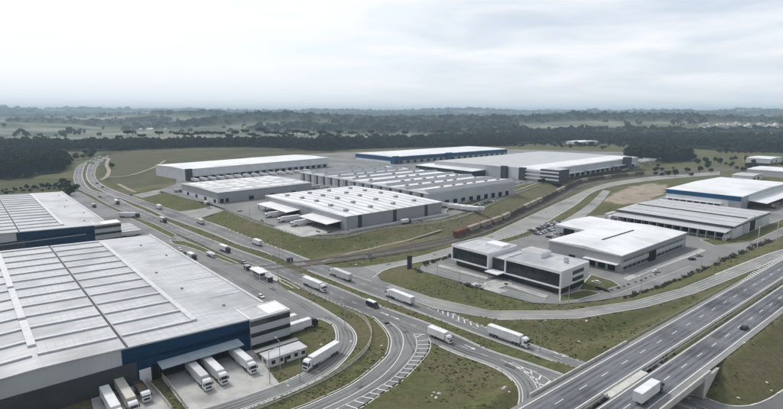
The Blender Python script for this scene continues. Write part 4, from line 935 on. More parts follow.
def make_semi(boxm='box_white', cabm='cab_white', cab=True, cabH=3.7):
    t = empty('semi_truck' if cab else 'semi_trailer', None, None)
    cargo(t, -9.2, 5.3, 1.25, 4.1, boxm)
    ch_ = MB(); ch_.box(-9.0, -0.55, 0.85, 5.0, 0.55, 1.22)
    if cab: ch_.box(2.6, -0.5, 0.6, 8.2, 0.5, 0.95)
    ch_.build('chassis', M['chassis'], t)
    for xk in (-7.8, -6.5, -5.2):
        for s in (-1, 1): wheel(t, xk, s*1.08)
    sk = MB(); sk.box(-4.2, -1.2, 0.65, 1.8, -1.14, 1.1); sk.box(-4.2, 1.14, 0.65, 1.8, 1.2, 1.1); sk.build('side_guard', M['box_grey'], t)
    if cab:
        add_cab(t, 8.3, cabm, cabH)
        for xk in (3.3, 4.6):
            for s in (-1, 1): wheel(t, xk, s*1.05, wd=0.5)
        for s in (-1, 1): wheel(t, 7.25, s*1.08)
        f_ = MB(); f_.box(5.3, 0.75, 0.5, 6.4, 1.2, 1.1); f_.box(5.3, -1.2, 0.5, 6.4, -0.75, 1.1); f_.build('fuel_tank', M['rim'], t)
    else:
        for s in (-0.7, 0.7): bx('landing_leg', M['chassis'], t, 2.4, s-0.08, 0, 2.6, s+0.08, 1.2)
    return t
def make_rigid(boxm='box_white', cabm='cab_white', L_=10.0, hb=3.7, cabh=2.9):
    t = empty('box_truck', None, None); x0 = -L_/2; x1 = L_/2
    cargo(t, x0, x1-2.4, 1.15, hb, boxm); ch_ = MB(); ch_.box(x0+0.1, -0.45, 0.7, x1-0.6, 0.45, 1.12); ch_.build('chassis', M['chassis'], t)
    add_cab(t, x1, cabm, cabh, 2.1, 1.15)
    for s in (-1, 1): wheel(t, x1-1.15, s*1.02); wheel(t, x0+2.1, s*1.0, wd=0.5); wheel(t, x0+3.4, s*1.0, wd=0.5)
    return t
def make_dump():
    t = empty('dump_truck', None, None); m = MB()
    m.box(-5, -1.25, 1.2, 2.3, -1.15, 2.9); m.box(-5, 1.15, 1.2, 2.3, 1.25, 2.9); m.box(-5, -1.15, 1.2, -4.9, 1.15, 2.9); m.box(2.2, -1.15, 1.2, 2.3, 1.15, 3.1); m.box(-4.9, -1.15, 1.2, 2.2, 1.15, 1.35)
    m.build('tipper_body', M['wagon_brown'], t); q = MB(); q.prism([(-4.8, 1.36), (-4.6, 2.2), (-2, 2.6), (0.5, 2.5), (2.0, 2.0), (2.1, 1.36)], 'y', -1.1, 1.1); q.build('load', M['brown_load'], t, bevel=0.1)
    bx('chassis', M['chassis'], t, -5, -0.5, 0.7, 4.4, 0.5, 1.18); add_cab(t, 5.0, 'cab_white', 3.1, 2.2)
    for xk in (3.7, -1.8, -3.2):
        for s in (-1, 1): wheel(t, xk, s*1.05)
    return t
def make_car(m, van=False):
    t = empty('van' if van else 'car', None, None); b = MB(); L2 = 2.2 if not van else 2.6; ht = 1.45 if not van else 2.1
    b.prism([(-L2, .35), (L2, .35), (L2+.02, .68), (L2-.15, .8), (L2-1.15 if not van else L2-.5, .93 if not van else 1.1), (-L2+.05, .97 if not van else 1.1), (-L2-.03, .6)], 'y', -.87, .87)
    bo = b.build('body', M[m], t, bevel=0.07)
    xa, xb, xc, xd = (-L2+.25, -L2+.75, L2-1.75, L2-1.1) if not van else (-L2+.02, -L2+.12, L2-1.1, L2-.5); zb = .92 if not van else 1.08
    c_ = MB(); c_.v = [(xa, -.8, zb), (xd, -.8, zb), (xd, .8, zb), (xa, .8, zb), (xb, -.66, ht-.06), (xc, -.66, ht-.06), (xc, .66, ht-.06), (xb, .66, ht-.06)]
    c_.f = [(0, 1, 5, 4), (1, 2, 6, 5), (2, 3, 7, 6), (3, 0, 4, 7), (4, 5, 6, 7)]; c_.build('window', M['glass'], t)
    bx('roof', M[m if not van else 'car_white'], t, xb-.02, -.67 if not van else -.74, ht-.07-(.25 if van else 0), xc+.02, .67 if not van else .74, ht, bevel=.02)
    for s in (-1, 1):
        wheel(t, L2-.85, s*.8, .32, .2); wheel(t, -L2+.8, s*.8, .32, .2)
        bx('headlight', M['lamp_lens'], t, L2-.08, s*.62-.16, .58, L2+.03, s*.62+.16, .72); bx('tail_light', M['red_lens'], t, -L2-.05, s*.65-.14, .62, -L2+.03, s*.65+.14, .8)
    return t
used = set()
protos = {}
def proto(key, fn):
    if key not in protos: protos[key] = fn()
    p = protos[key]
    if key in used: return copy_tree(p)
    used.add(key); return p
VZ = 0.09
def place(o, px, py, z, ang, label, cat, group, hz=0.0):
    """px,py = picture bearing of the middle of the vehicle's footprint, on ground height z"""
    x_, y_ = G(px, py, z); o.scale = (1, 1, 1); o.location = (x_, y_, z+VZ); o.rotation_euler = (0, 0, R(ang)); return tag(o, label, cat, group)
SEMI = lambda b='box_white', c='cab_white', h=3.7: proto(('semi', b, c, h), lambda: make_semi(b, c, True, h))
TRAIL = lambda b='box_white': proto(('trailer', b), lambda: make_semi(b, cab=False))
RIGID = lambda b='box_white', c='cab_white', L_=10.0, hb=3.7, ch=2.9: proto(('rigid', b, c, L_, hb, ch), lambda: make_rigid(b, c, L_, hb, ch))
CAR = lambda m, van=False: proto(('car', m, van), lambda: make_car(m, van))
road = 'trucks driving on the avenue'
place(SEMI(), 509, 341.5, 0, -46, 'long white truck heading for the overpass on the upper carriageway', 'truck', road)
place(RIGID('box_white', 'cab_white', 11.0, 3.8, 3.0), 440, 339.5, 0, -47, 'white box truck with high cargo box beside the hatched road fork', 'truck', road)
place(SEMI('box_white', 'cab_white', 3.5), 399, 300.5, 0, 131, 'white truck seen from behind its box, just left of the road gore near the totem', 'truck', road)
place(SEMI('box_grey', 'cab_white', 3.5), 340, 277.8, 0, 131, 'pale truck beside the rail crossing, its cab pointing up the avenue', 'truck', road)
place(SEMI(), 315, 288.5, 0, -47, 'white truck just past the rail crossing on the lower carriageway', 'truck', road)
place(RIGID('box_white', 'cab_white', 11.0, 3.8, 3.0), 257, 245, 0, 131, 'short white truck beside the grass bank, up the avenue from the rail crossing', 'truck', road)
place(RIGID('box_white', 'cab_dark', 11.0, 3.8, 3.2), 225, 251.5, 0, -47, 'white box truck with a black cab on the lower carriageway above the booth', 'truck', road)
place(RIGID('box_cream', 'cab_white', 11.0, 3.9, 3.1), 200.5, 223.8, 0, 131, 'small cream box truck at the depot exit junction', 'truck', road)
place(RIGID('box_grey', 'cab_dark', 11.0, 3.8, 3.4), 163, 222, 0, -47, 'grey truck with a black cab on the lower carriageway, up the avenue from the island', 'truck', road)
place(RIGID('box_white', 'cab_white', 11.0, 3.9, 3.1), 159, 209, 0, 131, 'little white box truck beside the long grass verge', 'truck', road)
place(RIGID('box_white', 'cab_dark', 11.0, 3.8, 3.2), 117, 204, 0, -50, 'white truck with a black cab farthest up the lower carriageway near the bend', 'truck', road)
place(SEMI('box_white', 'cab_white', 3.8), 321, 362, 0, 238, 'long white truck rounding the service road by the gate house', 'truck', 'trucks on the service road')
place(RIGID('box_white', 'cab_dark', 13.0, 4.0, 3.2), 648, 398, 7, 39.2, 'white box truck with a black cab crossing the overpass', 'truck', 'vehicles on the motorway')
place(CAR('car_black'), 744, 329, 7, 39.2, 'lone black car on the motorway, right side', 'car', 'vehicles on the motorway')
place(CAR('car_black', True), 372.4, 306.5, 0, -48, 'black van with a white roof leaving the avenue towards the curved exit', 'van', 'light vehicles on the avenue').scale = (1.35, 1.25, 1.2)
# docked at the big depot
dk = 'trucks backed onto the dock yard'
def lplace(o, lx, ly, ang, label, cat, group, org=(-51.2, 177.7), z=0):
    c_, s_ = math.cos(ROT), math.sin(ROT); o.location = (org[0]+lx*c_-ly*s_, org[1]+lx*s_+ly*c_, z+VZ); o.rotation_euler = (0, 0, R(ang)); return tag(o, label, cat, group)
lplace(SEMI('box_grey', 'cab_white', 3.5), -22.5, -10.5, -50, 'grey boxed truck on the left of the three under the blue canopy', 'truck', dk)
lplace(SEMI(), -17.3, -10.2, -50, 'white truck in the middle of the three under the blue canopy', 'truck', dk)
lplace(SEMI(), -7.2, -9.6, -50, 'white truck on the right of the three, next to the gate house', 'truck', dk)
lplace(SEMI('box_white', 'cab_white', 3.7), -48, -11.5, -50, 'white boxed truck parked farthest left at the bottom edge', 'truck', 'trucks parked by the dark wall')
lplace(SEMI('box_cream', 'cab_white', 3.5), -43.5, -9.5, -50, 'cream boxed truck parked between the white truck and the brown tipper', 'truck', 'trucks parked by the dark wall')
lplace(proto('dump', make_dump), -39, -8.5, -50, 'brown tipper truck with its load showing, beside the grass strip', 'dump truck', 'trucks parked by the dark wall')
lplace(SEMI('box_white', 'cab_dark', 3.6), 21.8, 3.2, 42, 'white truck with a black cab parked against the office end of the big depot', 'truck', 'trucks along the east wall of the depot')
lplace(TRAIL(), 19.5, 10.5, 42, 'white trailer parked behind the black cabbed truck at the depot office', 'trailer', 'trucks along the east wall of the depot')
# service road
place(CAR('car_white'), 261, 297.5, 0, -47, 'white car close under the east eave of the big depot', 'car', 'vehicles on the service road')
place(RIGID('box_grey', 'cab_white', 9.0, 2.2, 2.7), 211, 256.5, 0, -47, 'white flatbed truck with a pale cab on the service road above the booth', 'truck', 'vehicles on the service road')
place(CAR('car_black'), 186, 254.5, 0, -47, 'black car nearest the depot roof, next to the flatbed truck', 'car', 'vehicles on the service road')
place(RIGID('box_white', 'cab_dark', 9.0, 3.2, 2.8), 192, 258.5, 0, -47, 'white box truck with a black cab tucked under the depot eave', 'truck', 'vehicles on the service road')
place(CAR('car_white'), 180, 250.5, 0, -47, 'white car behind the black car at the depot eave', 'car', 'vehicles on the service road')
place(SEMI('box_white', 'cab_dark', 3.6), 130, 217.5, 0, -8, 'white truck with a black cab turning beside the far depot office', 'truck', 'vehicles on the service road')
for k in range(6): lplace(TRAIL(['box_white', 'box_grey'][k % 2]), 20.5, 55+k*5.2, 40, nth(k)+' trailer of the row between the two big depots, counted from the near end', 'trailer', 'trailers parked beside the far depot', (-161, 300))
place(RIGID('box_grey', 'cab_dark', 8, 3.2, 2.7), 94, 207.3, 0, -50, 'small grey truck with a black cab on the service road beside the far depot roof', 'truck', 'vehicles on the service road')
for (px, py, a_, m_n, lb) in [(97,183.7,133,'car_black','black car on the outer bend of the avenue, upper carriageway'),(102.5,187.5,133,'car_black','second black car behind the first one after the bend'),(100,197.5,-47,'car_black','black car alone on the lower carriageway below the bend'),(85,181.5,-65,'car_silver','silver car on the bend of the lower carriageway'),(130.5,195.5,131,'car_red','red car at the depot entrance'),(93,164,-120,'car_black','tiny black car far up the avenue'),(244,263.5,-47,'car_silver','silver car at the near end of the crossing'),(118,199,131,'car_white','white car beside the verge gap near the depot entrance')]:
    place(CAR(m_n), px, py, 0, a_, lb, 'car', 'cars on the avenue').scale = (1.15, 1.15, 1.15)
# docked trucks at the front plateau depot
for k, (px, py) in enumerate([(275, 216.8), (288, 221.5), (301, 225.5)]):
    place(SEMI('box_white', 'cab_white', 3.6), px, py, 5, 217, ['white truck farthest left of the three docked at the vented depot', 'middle white truck docked at the vented depot', 'white truck nearest the camera of the three docked at the vented depot'][k], 'truck', 'trucks docked at the vented depot')
for k, (px, py, a_) in enumerate([(178, 192.3, -10), (207, 205.3, -48), (225, 201.8, 20)]):
    place(RIGID('box_grey', 'cab_dark', 8.5, 3.3, 2.7), px, py, 5, a_, ['dark truck parked before the white corner of the far left warehouse', 'small dark truck at the depot exit gate', 'grey truck at the corner door of the patchwork roofed depot'][k], 'truck', 'trucks on the plateau')
place(RIGID('box_white', 'cab_dark', 8.5, 3.3, 2.7), 406, 223.5, 5, 40, 'dark cabbed truck parked on the yard below the vented depot front', 'truck', 'trucks on the plateau')
for k in range(14):
    px = 196+k*8.6; py = 182.0-k*0.72
    place(TRAIL('box_white'), px, py, 5, -42, nth(k)+' trailer from the left docked along the long white warehouse', 'trailer', 'trailers docked at the long white warehouse')
for k in range(12):
    t_ = k/11; px = 552+t_*72; py = 177.5-t_*11
    place(TRAIL(['box_white', 'box_cream'][k % 2]), px, py, 5, -47, nth(k)+' trailer from the left docked along the enormous pale depot', 'trailer', 'trailers docked at the enormous depot')
for k in range(4): place(TRAIL('box_grey'), 310+k*9, 187.5+k*0.9, 5, 40, nth(k)+' trailer from the left between the patchwork and striped depots', 'trailer', 'trailers between the depots')
for k in range(5): place(TRAIL('box_white'), 452+k*6.5, 208.2+k*0.8+(k % 2)*1.0, 5, -25, nth(k)+' trailer from the left on the yard beside the small grey annexe', 'trailer', 'trailers on the yard by the annexe')
for k in range(16):
    px = 622+k*2.2; py = 158+rng.uniform(0, 6)
    place(TRAIL(['box_white', 'box_grey', 'box_cream'][k % 3]), px, py, 5, 40+90*(k % 2), nth(k)+' trailer from the left in the lot at the corner of the enormous depot', 'trailer', 'trailers in the far lot')
cc = ['car_white', 'car_black', 'car_silver', 'car_silver', 'car_white', 'car_blue', 'car_white', 'car_black']
CARN = {}
def carlot(p0, p1, z, n_, ang, lb, gp, skip=0.2, jit=1.0):
    a = np.array(G3(*p0, z)); b = np.array(G3(*p1, z))
    for i in range(n_):
        if random.random() < skip: continue
        p = a+(b-a)*(i+0.5)/n_; cm = random.choice(cc); o = CAR(cm); cnt = CARN.get(lb, 0); CARN[lb] = cnt+1; o.location = (p[0]+random.uniform(-.2, .2), p[1]+random.uniform(-.2, .2), z+VZ); o.rotation_euler = (0, 0, R(ang+random.choice((0, 180))+random.uniform(-2, 2))); tag(o, cm[4:]+' '+lb+', '+nth(cnt)+' from the left', 'car', gp)
carlot((530,231.5), (559,222.5), 3, 20, 130, 'car parked in the first row behind the glass office', 'cars behind the glass office', 0.1)
carlot((536,235), (566,225.5), 3, 20, 130, 'car parked in the second row behind the glass office', 'cars behind the glass office', 0.15)
carlot((548,238), (572,231), 3, 14, 130, 'car parked in the third row behind the glass office', 'cars behind the glass office', 0.3)
carlot((462,203), (498,194), 5, 24, 130, 'car parked in the upper row of the depot car park', 'cars in the depot car park', 0.25)
carlot((470,208), (503,198.5), 5, 22, 130, 'car parked in the lower row of the depot car park', 'cars in the depot car park', 0.3)
carlot((500,187), (530,182), 5, 22, 130, 'car parked near the dark depot office', 'cars by the dark office', 0.3)
carlot((620,171), (650,164), 5, 16, 130, 'car at the far end of the enormous depot', 'cars at the far depot', 0.5)
place(CAR('car_white'), 656, 272.5, 3, 20, 'white car parked alone before the windowed warehouse', 'car', 'cars beside the windowed warehouse')
place(CAR('car_black'), 692, 260, 3, 15, 'black car parked right of the lone white one by the windowed warehouse', 'car', 'cars beside the windowed warehouse')
place(CAR('car_silver'), 699, 256.5, 3, 15, 'silver car parked just beyond the black one by the windowed warehouse', 'car', 'cars beside the windowed warehouse')
place(CAR('car_black'), 605, 291, 3, -48, 'first black car by the paved path right of the office', 'car', 'cars beside the office lawn')
place(CAR('car_black'), 600.5, 289.7, 3, -48, 'car with a dark body tucked behind the first one right of the office', 'car', 'cars beside the office lawn')
place(CAR('car_black'), 418.5, 271.5, 3, -48, 'black car parked at the left corner of the office car park, below the totem', 'car', 'cars in front of the office')
place(CAR('car_black'), 469, 286.5, 3, -48, 'black car parked before the office entrance', 'car', 'cars in front of the office')
place(CAR('car_silver'), 479, 288, 3, -48, 'silver car parked next to the entrance paving of the office', 'car', 'cars in front of the office')
place(CAR('car_white'), 596, 283.5, 3, 130, 'white car standing on the concrete behind the office corner', 'car', 'cars beside the office lawn')
# cross dock trucks
place(TRAIL('box_white'), 612, 220.5, 3, 222, 'white trailer at the far left end of the cross dock', 'trailer', 'trucks at the cross dock')
place(TRAIL('box_grey'), 609, 218, 3, 222, 'grey trailer behind the white one at the left end of the cross dock', 'trailer', 'trucks at the cross dock')
place(RIGID('box_white', 'cab_white', 9.0, 3.5, 2.8), 726, 240, 3, 222, 'white box truck leaving the near end of the cross dock', 'truck', 'trucks at the cross dock')
place(TRAIL('wagon_rust'), 776, 207.5, 3, 40, 'red trailer behind the bright warehouse at the right edge', 'trailer', 'trucks at the cross dock')

def make_pile(kind):
    t = empty(kind, None, None)
    if kind == 'container':
        bx('body', M['wagon_rust'], t, -6, -1.2, 0.1, 6, 1.2, 2.6, bevel=.03); r_ = MB()
        for k in range(13): r_.box(-5.9+k*.96, -1.27, .25, -5.75+k*.96, 1.27, 2.45)
        r_.build('corrugation', M['wagon_rust'], t); bx('door', M['wall_grey'], t, 6.0, -1.1, .2, 6.06, 1.1, 2.5)
    else:
        r_ = MB()
        for i in range(3):
            for z_ in (0, .18, .36, .54): r_.box(-2+i*1.35, -.5, z_, -.8+i*1.35, .5, z_+.12)
        r_.build('pallet', M['brown_load'], t)
    return t
pz = [(240,211.5,5),(262,221,5),(318,232,5),(330,232.5,5),(420,221,5),(368,228,5),(590,176,5),(575,179,5),(640,162,5),(604,224,3),(742,234,3),(756,226,3),(568,233,3)]
for k, (px, py, z_) in enumerate(pz):
    kd = 'pallet_stack'; o = proto(('pile', kd), lambda: make_pile(kd)); place(o, px, py, z_, random.choice((40, 130)), nth(k)+(' brown container' if kd == 'container' else ' pile of pallets')+' among the loose goods on the yards, counted from the left plateau', 'container' if kd == 'container' else 'pallets', 'goods standing on the yards')
# ================================================================== RAILWAY
T1 = flat([(256,267.2),(311,260.6),(360,254.6),(410,247.2),(449,239.6),(478,229.8),(502,221.2),(521,212),(548,199),(571,187),(588,181.7),(637,175.5),(700,170)])
T2 = flat([(256,271),(320,264),(362,258.3),(410,251),(449,243.2),(490,230.5),(520,217),(552,202),(575,190),(592,184),(640,177.5),(700,172)])
T3 = flat([(330,257.5),(380,250.8),(430,241),(449,237),(478,227.5),(500,219)])
for i, T in enumerate((T1, T2, T3)):
    t = empty('railway_track', ['far railway track, the one the goods train stands on', 'near railway track, closest to the pale side road', 'short railway siding closest to the grass bank'][i], 'railway track', tuple(T[0]), 0, 'railway tracks')
    T_ = resample(T, 3); ln = T_-np.array(T[0])
    cut = int(np.argmin(np.abs(T_[:, 0]-G(300, 262)[0]))) if i < 2 else 0
    m = MB(); ribbon(m, ln[cut:], 2.8, 0.17); m.build('sleeper_bed', M['wagon_brown'], t)
    for d in (-0.8, 0.8):
        m = MB(); ribbon(m, offset(ln, d), 0.2, 0.36, 0.2); m.build('rail', M['rail'], t)
def make_wagon(m, hopper=False):
    t = empty('goods_wagon', None, None); b = MB()
    if hopper: b.prism([(-6.6, 1.3), (6.6, 1.3), (7.9, 3.0), (7.9, 4.4), (7.5, 4.6), (-7.5, 4.6), (-7.9, 4.4), (-7.9, 3.0)], 'y', -1.5, 1.5)
    else: b.prism([(-1.5, 1.2), (1.5, 1.2), (1.5, 4.1), (0.9, 4.5), (-0.9, 4.5), (-1.5, 4.1)], 'x', -7.9, 7.9)
    w_ = b.build('body', M[m], t, bevel=0.05); r_ = MB()
    for k in range(11): 
        xk = -7.5+k*1.5
        for s in (-1, 1): r_.box(xk, s*1.5-0.06, 1.4 if not hopper else 3.0, xk+0.12, s*1.5+0.06, 4.0)
    r_.build('rib', M[m], w_); bx('underframe', M['chassis'], t, -8.2, -1.1, 0.9, 8.2, 1.1, 1.25)
    for xk in (-5.6, 5.6):
        bo = bx('bogie', M['chassis'], t, xk-1.3, -1.0, 0.45, xk+1.3, 1.0, 0.9)
        for dx in (-0.9, 0.9):
            for s in (-1, 1): q = MB(); q.cyl((xk+dx, s*0.72, 0.45), (xk+dx, s*0.86, 0.45), 0.45, n=12); q.build('wheel', M['rim'], bo)
    bx('coupler', M['chassis'], t, -8.7, -0.15, 0.9, 8.7, 0.15, 1.1); return t
st = resample(T1, 0.5); d0 = np.linalg.norm(st[:, :2]-np.array(G(453, 238)), axis=1).argmin(); k = 0
seq = ['wagon_rust'] + ['wagon_grey']*4 + ['wagon_brown']*2 + ['wagon_grey']*3 + ['wagon_brown']*3 + ['wagon_grey']*2 + ['wagon_brown']*4 + ['wagon_grey', 'wagon_brown', 'wagon_brown', 'wagon_grey', 'wagon_brown', 'wagon_brown', 'wagon_grey', 'wagon_brown']
lbl = {'wagon_rust': 'rust red goods wagon at the near end of the long train', 'wagon_grey': 'pale grey goods wagon in the long curving train', 'wagon_brown': 'dark brown goods wagon in the long curving train'}
i = d0+16
for m in seq:
    if i+40 >= len(st): break
    p = st[i]; q = st[i+4]; o = proto(('wagon', m), lambda: make_wagon(m, m == 'wagon_grey')); o.location = (p[0], p[1], 0.36); o.rotation_euler = (0, 0, math.atan2(q[1]-p[1], q[0]-p[0]))
    tag(o, lbl[m] if k == 0 else {'wagon_grey': 'pale grey', 'wagon_brown': 'dark brown'}[m]+' goods wagon, '+nth(k-1)+' behind the red one at the near end of the train', 'goods wagon', 'wagons of the goods train'); i += 36; k += 1

# ================================================================== SMALL STRUCTURES
bo = empty('control_booth', 'glazed control booth under a white roof on the island between avenue and service road', 'booth', (*G(259, 276), 0), R(130))
bx('wall', M['wall_light'], bo, -4.5, -1.5, 0.1, 4.5, 1.5, 1.2); bx('glazing', M['glass'], bo, -4.4, -1.4, 1.2, 4.4, 1.4, 2.6); bx('roof', M['roof_new'], bo, -6, -2.6, 3.0, 6, 2.6, 3.35)
for xk in (-5.6, 5.4):
    for yk in (-2.3, 2.1): bx('post', M['white'], bo, xk, yk, 0, xk+0.2, yk+0.2, 3.0)
bx('roof_beam', M['wall_grey'], bo, -5, -1.6, 2.6, 5, 1.6, 3.0)
for k, (px, py, lb) in enumerate([(247.5, 270, 'dark service kiosk at the far end of the booth island'), (269, 281.5, 'dark service kiosk at the near end of the booth island')]):
    kx = empty('service_kiosk', lb, 'kiosk', (*G(px, py), 0), R(130), 'kiosks on the booth island'); bx('wall', M['dark'], kx, -2, -1.2, 0, 2, 1.2, 2.6); bx('roof', M['wall_grey'], kx, -2.2, -1.4, 2.6, 2.2, 1.4, 2.8); bx('door', M['wall_light'], kx, -0.4, 1.15, 0, 0.5, 1.25, 2.1)
for k, (px, py, lb) in enumerate([(290, 262, 'dark signal cabinet at the rail crossing beside the grass bank'), (369, 258.3, 'dark equipment hut beside the tracks left of the totem')]):
    kx = empty('signal_cabinet', lb, 'cabinet', (*G(px, py), 0), R(40), 'railway cabinets'); bx('wall', M['dark'] if k == 0 else M['wall_grey'], kx, -1.5, -1, 0, 1.5, 1, 2.3); bx('roof', M['gutter'], kx, -1.6, -1.1, 2.3, 1.6, 1.1, 2.45); bx('door', M['wall_grey'], kx, -0.5, -1.05, 0.1, 0.5, -0.98, 2.0)
tt = empty('totem_sign', 'tall black totem sign on the grass at the corner of the side road', 'sign', (*G(409.5, 271.5), 0.2), R(12))
bx('base', M['concrete'], tt, -1.6, -0.7, -0.6, 1.6, 0.7, 0.25); bx('panel', M['dark'], tt, -1.3, -0.3, 0.25, 1.3, 0.3, 8.6, bevel=0.03); bx('edge_trim', M['gutter'], tt, -1.36, -0.34, 8.6, 1.36, 0.34, 8.75)
# lamp posts
def make_lamp(h_=11, double=False):
    t = empty('lamp_post', None, None); m = MB(); m.cyl((0, 0, -0.3), (0, 0, h_), 0.16, 0.09, 8); m.build('pole', M['pole'], t)
    for s in ((1, -1) if double else (1,)):
        a_ = MB(); a_.cyl((0, 0, h_-0.1), (s*2.2, 0, h_+0.35), 0.07, 0.05, 6); a = a_.build('arm', M['pole'], t); bx('lamp_head', M['wall_light'], a, min(s*2.0, s*2.9), -0.16, h_+0.28, max(s*2.0, s*2.9), 0.16, h_+0.45)
    return t
lamp_lbl = [(279.5, 261.5, 0, 'lamp post on the verge left of the rail crossing'), (478.5, 302.5, 1, 'lamp post on the bank below the office entrance'), (568, 309, 3, 'lamp post before the right corner of the glass office'),
 (437, 283, 1.5, 'lamp post on the grass below the office car park, left one'), (459, 292.5, 1.5, 'lamp post on the grass below the office car park, middle one'), (433.5, 244, 0, 'lamp post beside the tracks near the red wagon'), (300, 381.5, 0, 'lamp post inside the curve by the gate house truck'),
 (280.5, 372, 0, 'lamp post on the small lawn next to the gate house'), (439.5, 213, 5, 'white lamp post at the right corner of the vented depot'), (467.5, 197, 5, 'tall lamp post behind the small grey annexe'), (278.5, 287, 0, 'lamp post at the tip of the booth island'), (608.5, 200, 2, 'lamp post by the bare ground beyond the side road'), (270, 384, 0, 'lamp post at the corner of the dock yard'), (356,236,5,'lamp post on the yard before the left stripe of the vented depot'),(250,219,5,'lamp post on the yard edge left of the three docked trucks'),(230,204,5,'lamp post at the door corner of the patchwork roofed depot'),(520,190,5,'lamp post on the yard left of the dark office wing'),(400,226,5,'lamp post on the yard before the right stripes of the vented depot'),(150,205,0,'lamp post on the avenue verge before the first gap'),(236,232.5,0,'lamp post on the bank above the cream and white trucks'),(540,352,0,'lamp post beside the avenue just before the overpass'),(640,300,3,'lamp post at the left end of the long hedge'),(700,276,3,'lamp post in the middle of the long hedge'),(345,330,0,'lamp post on the grass strip inside the service road curve')]
lp0 = make_lamp(); first = True
for px, py, z_, lb in lamp_lbl:
    x_, y_ = G(px, py, z_); o = lp0 if first else copy_tree(lp0); first = False; o.location = (x_, y_, z_); o.rotation_euler = (0, 0, R(random.choice((40, 130, 220)))); tag(o, lb, 'lamp post', 'lamp posts')
# power poles
def make_pylon():
    t = empty('power_pole', None, None); m = MB(); m.cyl((0, 0, -0.5), (0, 0, 15), 0.24, 0.14, 8); m.build('pole', M['fence'], t)
    for zk, w_ in ((14.2, 1.8), (12.6, 1.5)): bx('crossarm', M['pole'], t, -w_, -0.08, zk, w_, 0.08, zk+0.16)
    for xk in (-1.6, 0, 1.6): q = MB(); q.cyl((xk, 0, 14.36), (xk, 0, 14.75), 0.09, n=6); q.build('insulator', M['white'], t)
    q = MB(); q.cyl((0.45, 0, 10.2), (0.45, 0, 11.5), 0.32, n=10); q.build('transformer', M['wall_grey'], t); return t
pp0 = make_pylon(); first = True
for px, py, z_, lb in [(757, 250, 3, 'tall power pole right of the cross dock near the motorway'), (740, 191, 3, 'power pole behind the bright warehouse roof'), (743, 162, 3, 'far power pole near the right edge sheds'), (697, 157, 0, 'far power pole by the edge of the woods'), (776, 243, 3, 'power pole at the right edge beside the motorway'), (452, 157, 5, 'power pole against the woods behind the blue warehouse'), (391, 158, 5, 'power pole standing at the left corner of the blue warehouse')]:
    x_, y_ = G(px, py, z_); o = pp0 if first else copy_tree(pp0); first = False; o.location = (x_, y_, z_); o.rotation_euler = (0, 0, R(40)); tag(o, lb, 'power pole', 'power poles')
# fences
def fence(name, label, line, h_, step, m, wire=True, zoff=0.0, solid=False, name2='post', cat='fence', group=None):
    ln = resample(line, step); t = empty(name, label, cat, tuple(ln[0]), 0, group); b = ln-ln[0]
    hs = height(ln[:, 0].copy(), ln[:, 1].copy())-ln[0, 2]; hs = np.where(np.abs(hs) > 30, 0, hs)
    pm = MB()
    npost = 0
    for i, p in enumerate(b):
        if npost < 100:
            q = MB(); q.box(p[0]-.11, p[1]-.11, hs[i]-.2, p[0]+.11, p[1]+.11, hs[i]+h_); q.build('post', M[m], t); npost += 1
        else: pm.box(p[0]-.11, p[1]-.11, hs[i]-.2, p[0]+.11, p[1]+.11, hs[i]+h_)
    if pm.f: tag(pm.build('post', M[m], t), kind='stuff')
    for zk, hk in ([(0, .45)] + ([(h_*.55, .06), (h_-.1, .08)] if wire else []) + ([(0.4, h_-0.5)] if solid else [])):
        r_ = MB()
        for i in range(len(b)-1):
            p, q = b[i], b[i+1]; n2 = np.array([-(q-p)[1], (q-p)[0]]); n2 = n2/np.linalg.norm(n2)*.05
            v = len(r_.v)
            for pt_, hh in ((p, hs[i]), (q, hs[i+1])):
                for s in (-1, 1):
                    for zt in (zk-.05 if zk == 0 else zk, zk+hk): r_.v.append((pt_[0]+s*n2[0], pt_[1]+s*n2[1], hh+zt))
            r_.f += [(v, v+1, v+5, v+4), (v+2, v+6, v+7, v+3), (v+1, v+3, v+7, v+5)]
        r_.build('base_wall' if zk == 0 else 'fence_rail' if not solid or zk > 1 else 'fence_panel', M[m], t)
    return t
f_line = flat([(291,284),(320,297.5),(345,309),(362,318),(369.5,328),(371.5,338),(367,350),(351,365),(322,382),(281,400.5),(252,411.5),(200,428)])
fence('boundary_fence', 'pale concrete post fence following the curve between service road and exit road', f_line, 1.9, 3.0, 'fence')
fence('boundary_fence', 'pale low fence along the front of the vented depot yard', W([(300,237),(324,239),(347,237.4),(380,229.6),(441,222.4),(478,210.8),(507,197.8),(540,185.4)], 5), 1.6, 4.5, 'fence')
fence('boundary_fence', 'long thin fence on the edge of the depot yards near the avenue', W([(216,206.5),(240,216.5),(258,223.5),(299,236.4)], 5), 1.6, 4.0, 'fence')
fence('boundary_fence', 'wire fence behind the trees of the business park beside the side road', W([(432,258.5),(455,251),(495,240),(530,229),(552,221.5)], 3), 1.8, 3.5, 'fence')
fence('boundary_fence', 'low wall and fence between the dock yard and the grass strip', flat([(159.7,374),(175,393),(188,411)], 3), 1.5, 3, 'fence', solid=True)
fence('boundary_fence', 'low wall beside the brown tipper truck', flat([(146,381),(160,396),(172,411)], 3), 1.5, 3, 'fence', solid=True)
def guardrail(label, line, group='guard rails along the motorway'):
    ln = resample(line, 4); t = empty('guard_rail', label, 'guard rail', tuple(ln[0]), 0, group); b = ln-ln[0]; pm = MB(); k = 0
    for p in b[:90]: q = MB(); q.box(p[0]-.07, p[1]-.07, -.3, p[0]+.07, p[1]+.07, .72); q.build('post', M['pole'], t)
    for p in b[90:]: pm.box(p[0]-.07, p[1]-.07, -.3, p[0]+.07, p[1]+.07, .72)
    if pm.f: tag(pm.build('post', M['pole'], t), kind='stuff')
    r_ = MB(); ribbon(r_, b, .1, .8, .32); r_.build('rail', M['pole'], t)
